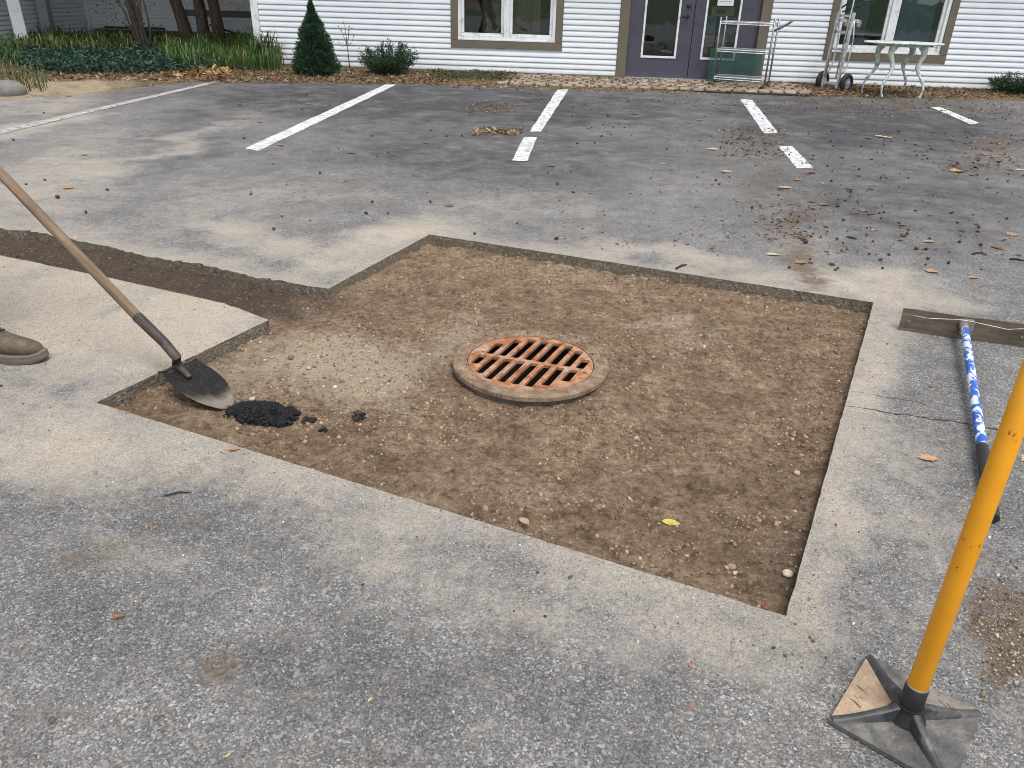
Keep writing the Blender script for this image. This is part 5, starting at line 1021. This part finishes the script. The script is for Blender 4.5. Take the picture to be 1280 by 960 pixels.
for i in range(9): PROT.append(leaf_mesh(['oak', 'ovate', 'maple', 'ovate'][i % 4], [.10, .07, .085, .055][i % 4], LEAFC[i % 7], i+200, .3))
def spots(n, regs, gap=0):
    out = []
    while len(out) < n:
        r = random.choices(regs, [q[4] for q in regs])[0]; px = random.uniform(r[0], r[1]); py = random.uniform(r[2], r[3]); q = G(px, py)
        if float(fbm(np.array([q.x]), np.array([q.y]), .75, 3, 88)[0]) < random.uniform(-.35, .3): continue
        if not bool(inpoly(pitA, np.array([q.x]), np.array([q.y]))[0]): out.append(q)
    return out
for q in spots(95, [(560, 1280, 120, 220, 4), (880, 1280, 190, 330, 4), (280, 700, 125, 260, 2), (10, 300, 120, 200, .7), (930, 1040, 250, 340, 1)]):
    link('fallen_leaf', random.choice(PROT), None, q, (0, 0, random.uniform(0, 6.28)), label='small brown fallen leaf scattered on the parking bays', category='leaf', group='small brown leaves scattered over the parking bays').scale = (random.uniform(.6, 1.1),)*3
def nut_mesh(i):
    b = MB(); r = .0115; b.loft([[(a*r*math.cos(k*PI/5), a*r*math.sin(k*PI/5), z*r) for k in range(10)] for a, z in ((.2, 0), (.75, .25), (1, .9), (.9, 1.4), (.5, 1.85), (.08, 2.05))]); me = b.mesh('hickory_nut', [simple('dark_nut_shell', (.035, .024, .02), .7, 0, .4, 60), simple('brown_nut_shell', (.11, .06, .04), .7, 0, .4, 60)][i], True); return me
NM = [nut_mesh(0), nut_mesh(1)]
for q in spots(230, [(700, 1280, 118, 200, 5), (860, 1280, 190, 340, 5.2), (300, 720, 112, 300, 1.8), (0, 300, 118, 270, .5)]):
    o = link('fallen_nut', NM[0 if random.random() < .75 else 1], None, q+Vector((0, 0, .001)), (random.uniform(-.5, .5), random.uniform(-.5, .5), random.uniform(0, 6)), label='small dark nut fallen on the parking bays', category='nut', group='dark nuts scattered over the parking bays'); s = random.uniform(.55, 1.05); o.scale = (s*random.uniform(.8, 1.5), s, s*random.uniform(.5, .95)); o.location.z = .003
# twigs
for (a, b_, c, d, lb) in ((845, 337, 858, 332, 'short black twig on the far edge of the pit'), (1215, 319, 1228, 317, 'short dark twig in the right parking bay'), (1262, 325, 1280, 327, 'thick black twig at the right edge of the parking bay'), (205, 622, 240, 618, 'flat grey splinter on the pavement below the left pit corner')):
    p = G(a, b_); q = G(c, d); m = (p+q)/2; o = MB().tube([p-m+Vector((0, 0, .006)), Vector((0, .01, .008)), q-m+Vector((0, 0, .006))], [w*.006 for w in ((.35, .5, .25) if b_ > 600 else (1, 1.1, .6))], 6).obj('twig', MA['twig'], None, True); o.location = m; o['label'] = lb; o['category'] = 'twig'
# ------------------------------------------------------------------ worker, only the boot tip is in frame
pe = thing('person', 'worker in tan leather boots holding the shovel, only a boot toe in view', 'person', (-2.4, 2.62, 0))
def boot(x, y, ang):
    n = 20; rings = []
    prof = [(.0, .010, .030, .052), (.012, .028, .030, .064), (.03, .040, .030, .074), (.06, .048, .030, .082), (.10, .051, .030, .094), (.14, .047, .030, .112), (.17, .042, .030, .135), (.20, .040, .030, .19), (.24, .040, .03, .22), (.275, .036, .03, .225), (.295, .022, .03, .22)]
    for (s, w, z0, z1) in prof:
        zc = (z0+z1)/2; hz = (z1-z0)/2; rings.append([Vector((-s, w*math.copysign(abs(math.cos(k*2*PI/n))**.8, math.cos(k*2*PI/n)), zc+hz*math.copysign(abs(math.sin(k*2*PI/n))**.75, math.sin(k*2*PI/n)))) for k in range(n)])
    o = MB().loft(rings).obj('boot', MA['boot'], pe, True); o.location = (x+2.4, y-2.62, 0); o.rotation_euler = (0, 0, ang); md = o.modifiers.new('s', 'SUBSURF'); md.levels = md.render_levels = 1
    out = []; m = 36
    for k in range(m):
        t = k/m*2*PI; c, s = math.cos(t), math.sin(t); xx = -.150+.163*math.copysign(abs(c)**.8, c); w = .057 if c > 0 else .046; out.append((xx, w*math.copysign(abs(s)**.85, s)))
    rg = []
    for (sc_, z) in ((.97, .001), (1., .006), (1., .022), (.985, .026), (1.0, .029), (.985, .034), (.90, .037)):
        rg.append([Vector(((px+.15)*sc_-.15, py*sc_, z+(.012*max(0, (px+.05)/.06)**2 if px > -.05 else 0))) for px, py in out])
    MB().loft(rg).obj('sole', MA['sole'], o, 'auto'); lc = MB()
    for k in range(5): s = .15+k*.014; z = .118+k*.02; lc.tube([(-s, -.03, z), (-s, 0, z+.008), (-s, .03, z)], .0028, 5)
    lc.obj('laces', MA['twig'], o); return o
BT = G(58, 447, .012); boot(BT.x-.006, BT.y, .06); boot(-2.62, 3.02, .25)
def skinmesh(name, verts, edges, radii, mat, sub=2):
    me = bpy.data.meshes.new(name); me.from_pydata([Vector(v) for v in verts], edges, []); o = link(name, me, pe); me.materials.append(mat)
    md = o.modifiers.new('k', 'SKIN'); md.use_smooth_shade = True
    for i, r in enumerate(radii): me.skin_vertices[0].data[i].radius = (r, r) if not hasattr(r, '__len__') else r
    me.skin_vertices[0].data[0].use_root = True; s = o.modifiers.new('u', 'SUBSURF'); s.levels = s.render_levels = sub; return o
O = Vector((-2.4, 2.62, 0)); B1 = Vector((-2.31, 2.63, 0))-O; B2 = Vector((-2.84, 2.97, 0))-O
hip = Vector((-.34, .16, .93)); ch_ = hip+Vector((.12, .0, .38)); nk = ch_+Vector((.07, .0, .16)); hdv = nk+Vector((.06, 0, .17)); g1 = K1+sd*.86-O; g2 = K1+sd*1.10-O
hr = hip+Vector((.0, -.09, -.03)); hl = hip+Vector((0, .09, -.03)); kr = Vector((-.16, .06, .50)); kl = Vector((-.36, .30, .50)); ar = Vector((B1.x-.13, B1.y, .12)); al = Vector((B2.x+.02, B2.y, .12))
sr = ch_+Vector((.02, -.19, .08)); sl_ = ch_+Vector((.02, .19, .08)); er = (sr+g1)/2+Vector((-.10, -.06, -.16)); el = (sl_+g2)/2+Vector((-.14, .10, -.12))
vv = [hip, ch_, nk, hdv, hr, kr, ar, hl, kl, al, sr, er, g1, sl_, el, g2]; ee = [(0, 1), (1, 2), (2, 3), (0, 4), (4, 5), (5, 6), (0, 7), (7, 8), (8, 9), (1, 10), (10, 11), (11, 12), (1, 13), (13, 14), (14, 15)]
skinmesh('body', vv, ee, [.13, .15, .055, .095, .08, .058, .042, .08, .058, .042, .055, .042, .028, .055, .042, .028], MA['skin'])
skinmesh('trousers', [hip, hr, kr, ar, hl, kl, al], [(0, 1), (1, 2), (2, 3), (0, 4), (4, 5), (5, 6)], [.12, .105, .082, .070, .105, .082, .070], MA['denim'])
skinmesh('jacket', [hip+Vector((0, 0, .06)), ch_, sr, er, sr.lerp(er, .5), er.lerp(g1, .75), sl_, el, el.lerp(g2, .75), nk-Vector((0, 0, .08))], [(0, 1), (1, 2), (2, 4), (4, 3), (3, 5), (1, 6), (6, 7), (7, 8), (1, 9)], [.185, .172, .075, .058, .064, .046, .075, .058, .046, .08], MA['hivis'])
for g, s in ((g1, -1), (g2, 1)):
    hv = [g+Vector((-.02, 0, 0))]; he = []; rr = [.024]; u, w2 = frame_of(sd); w2 = -w2
    for f in range(5):
        st = g+sd*(.028*(f-2) if f < 4 else .03)*.8; a0_ = len(hv); pts = [st+(u*math.cos(t)+w2*math.sin(t))*.033 for t in ((.2, 1.4, 2.5, 3.4+.2*(f % 2)) if f < 4 else (-.2, -1.2, -2.0))]
        for k, p in enumerate(pts): hv.append(p); he.append((0 if k == 0 else len(hv)-2, len(hv)-1)); rr.append(.0095-.0007*k)
    skinmesh('hand', hv, he, rr, MA['skin'], 1)
fc = MB(); fc.tube([hdv+Vector((.095, 0, .02)), hdv+Vector((.115, 0, -.015))], [.010, .016], 8); fc.obj('nose', MA['skin'], pe, True)
for s in (-1, 1):
    v, f = ico(2, 0, 1, 1); link('ear', npmesh('ear', v*[.018, .012, .03], f, MA['skin'], smooth=True), pe, hdv+Vector((0, s*.093, 0))); link('eye', npmesh('eye', v*.011, f, MA['ink'], smooth=True), pe, hdv+Vector((.085, s*.034, .025)))
MB().tube([hdv+Vector((.087, -.022, -.045)), hdv+Vector((.094, 0, -.047)), hdv+Vector((.087, .022, -.045))], .005, 6).obj('mouth', MA['red'], pe, True)
cp = MB(); cp.lathe([(.107, .02), (.108, .05), (.09, .10), (.05, .128), (.005, .135)], 24, hdv); cp.box(hdv+Vector((.13, 0, .032)), (.11, .15, .008), (0, .15, 0)); cp.obj('cap', MA['denim'], pe, 'auto')
print('objects', len(bpy.data.objects))
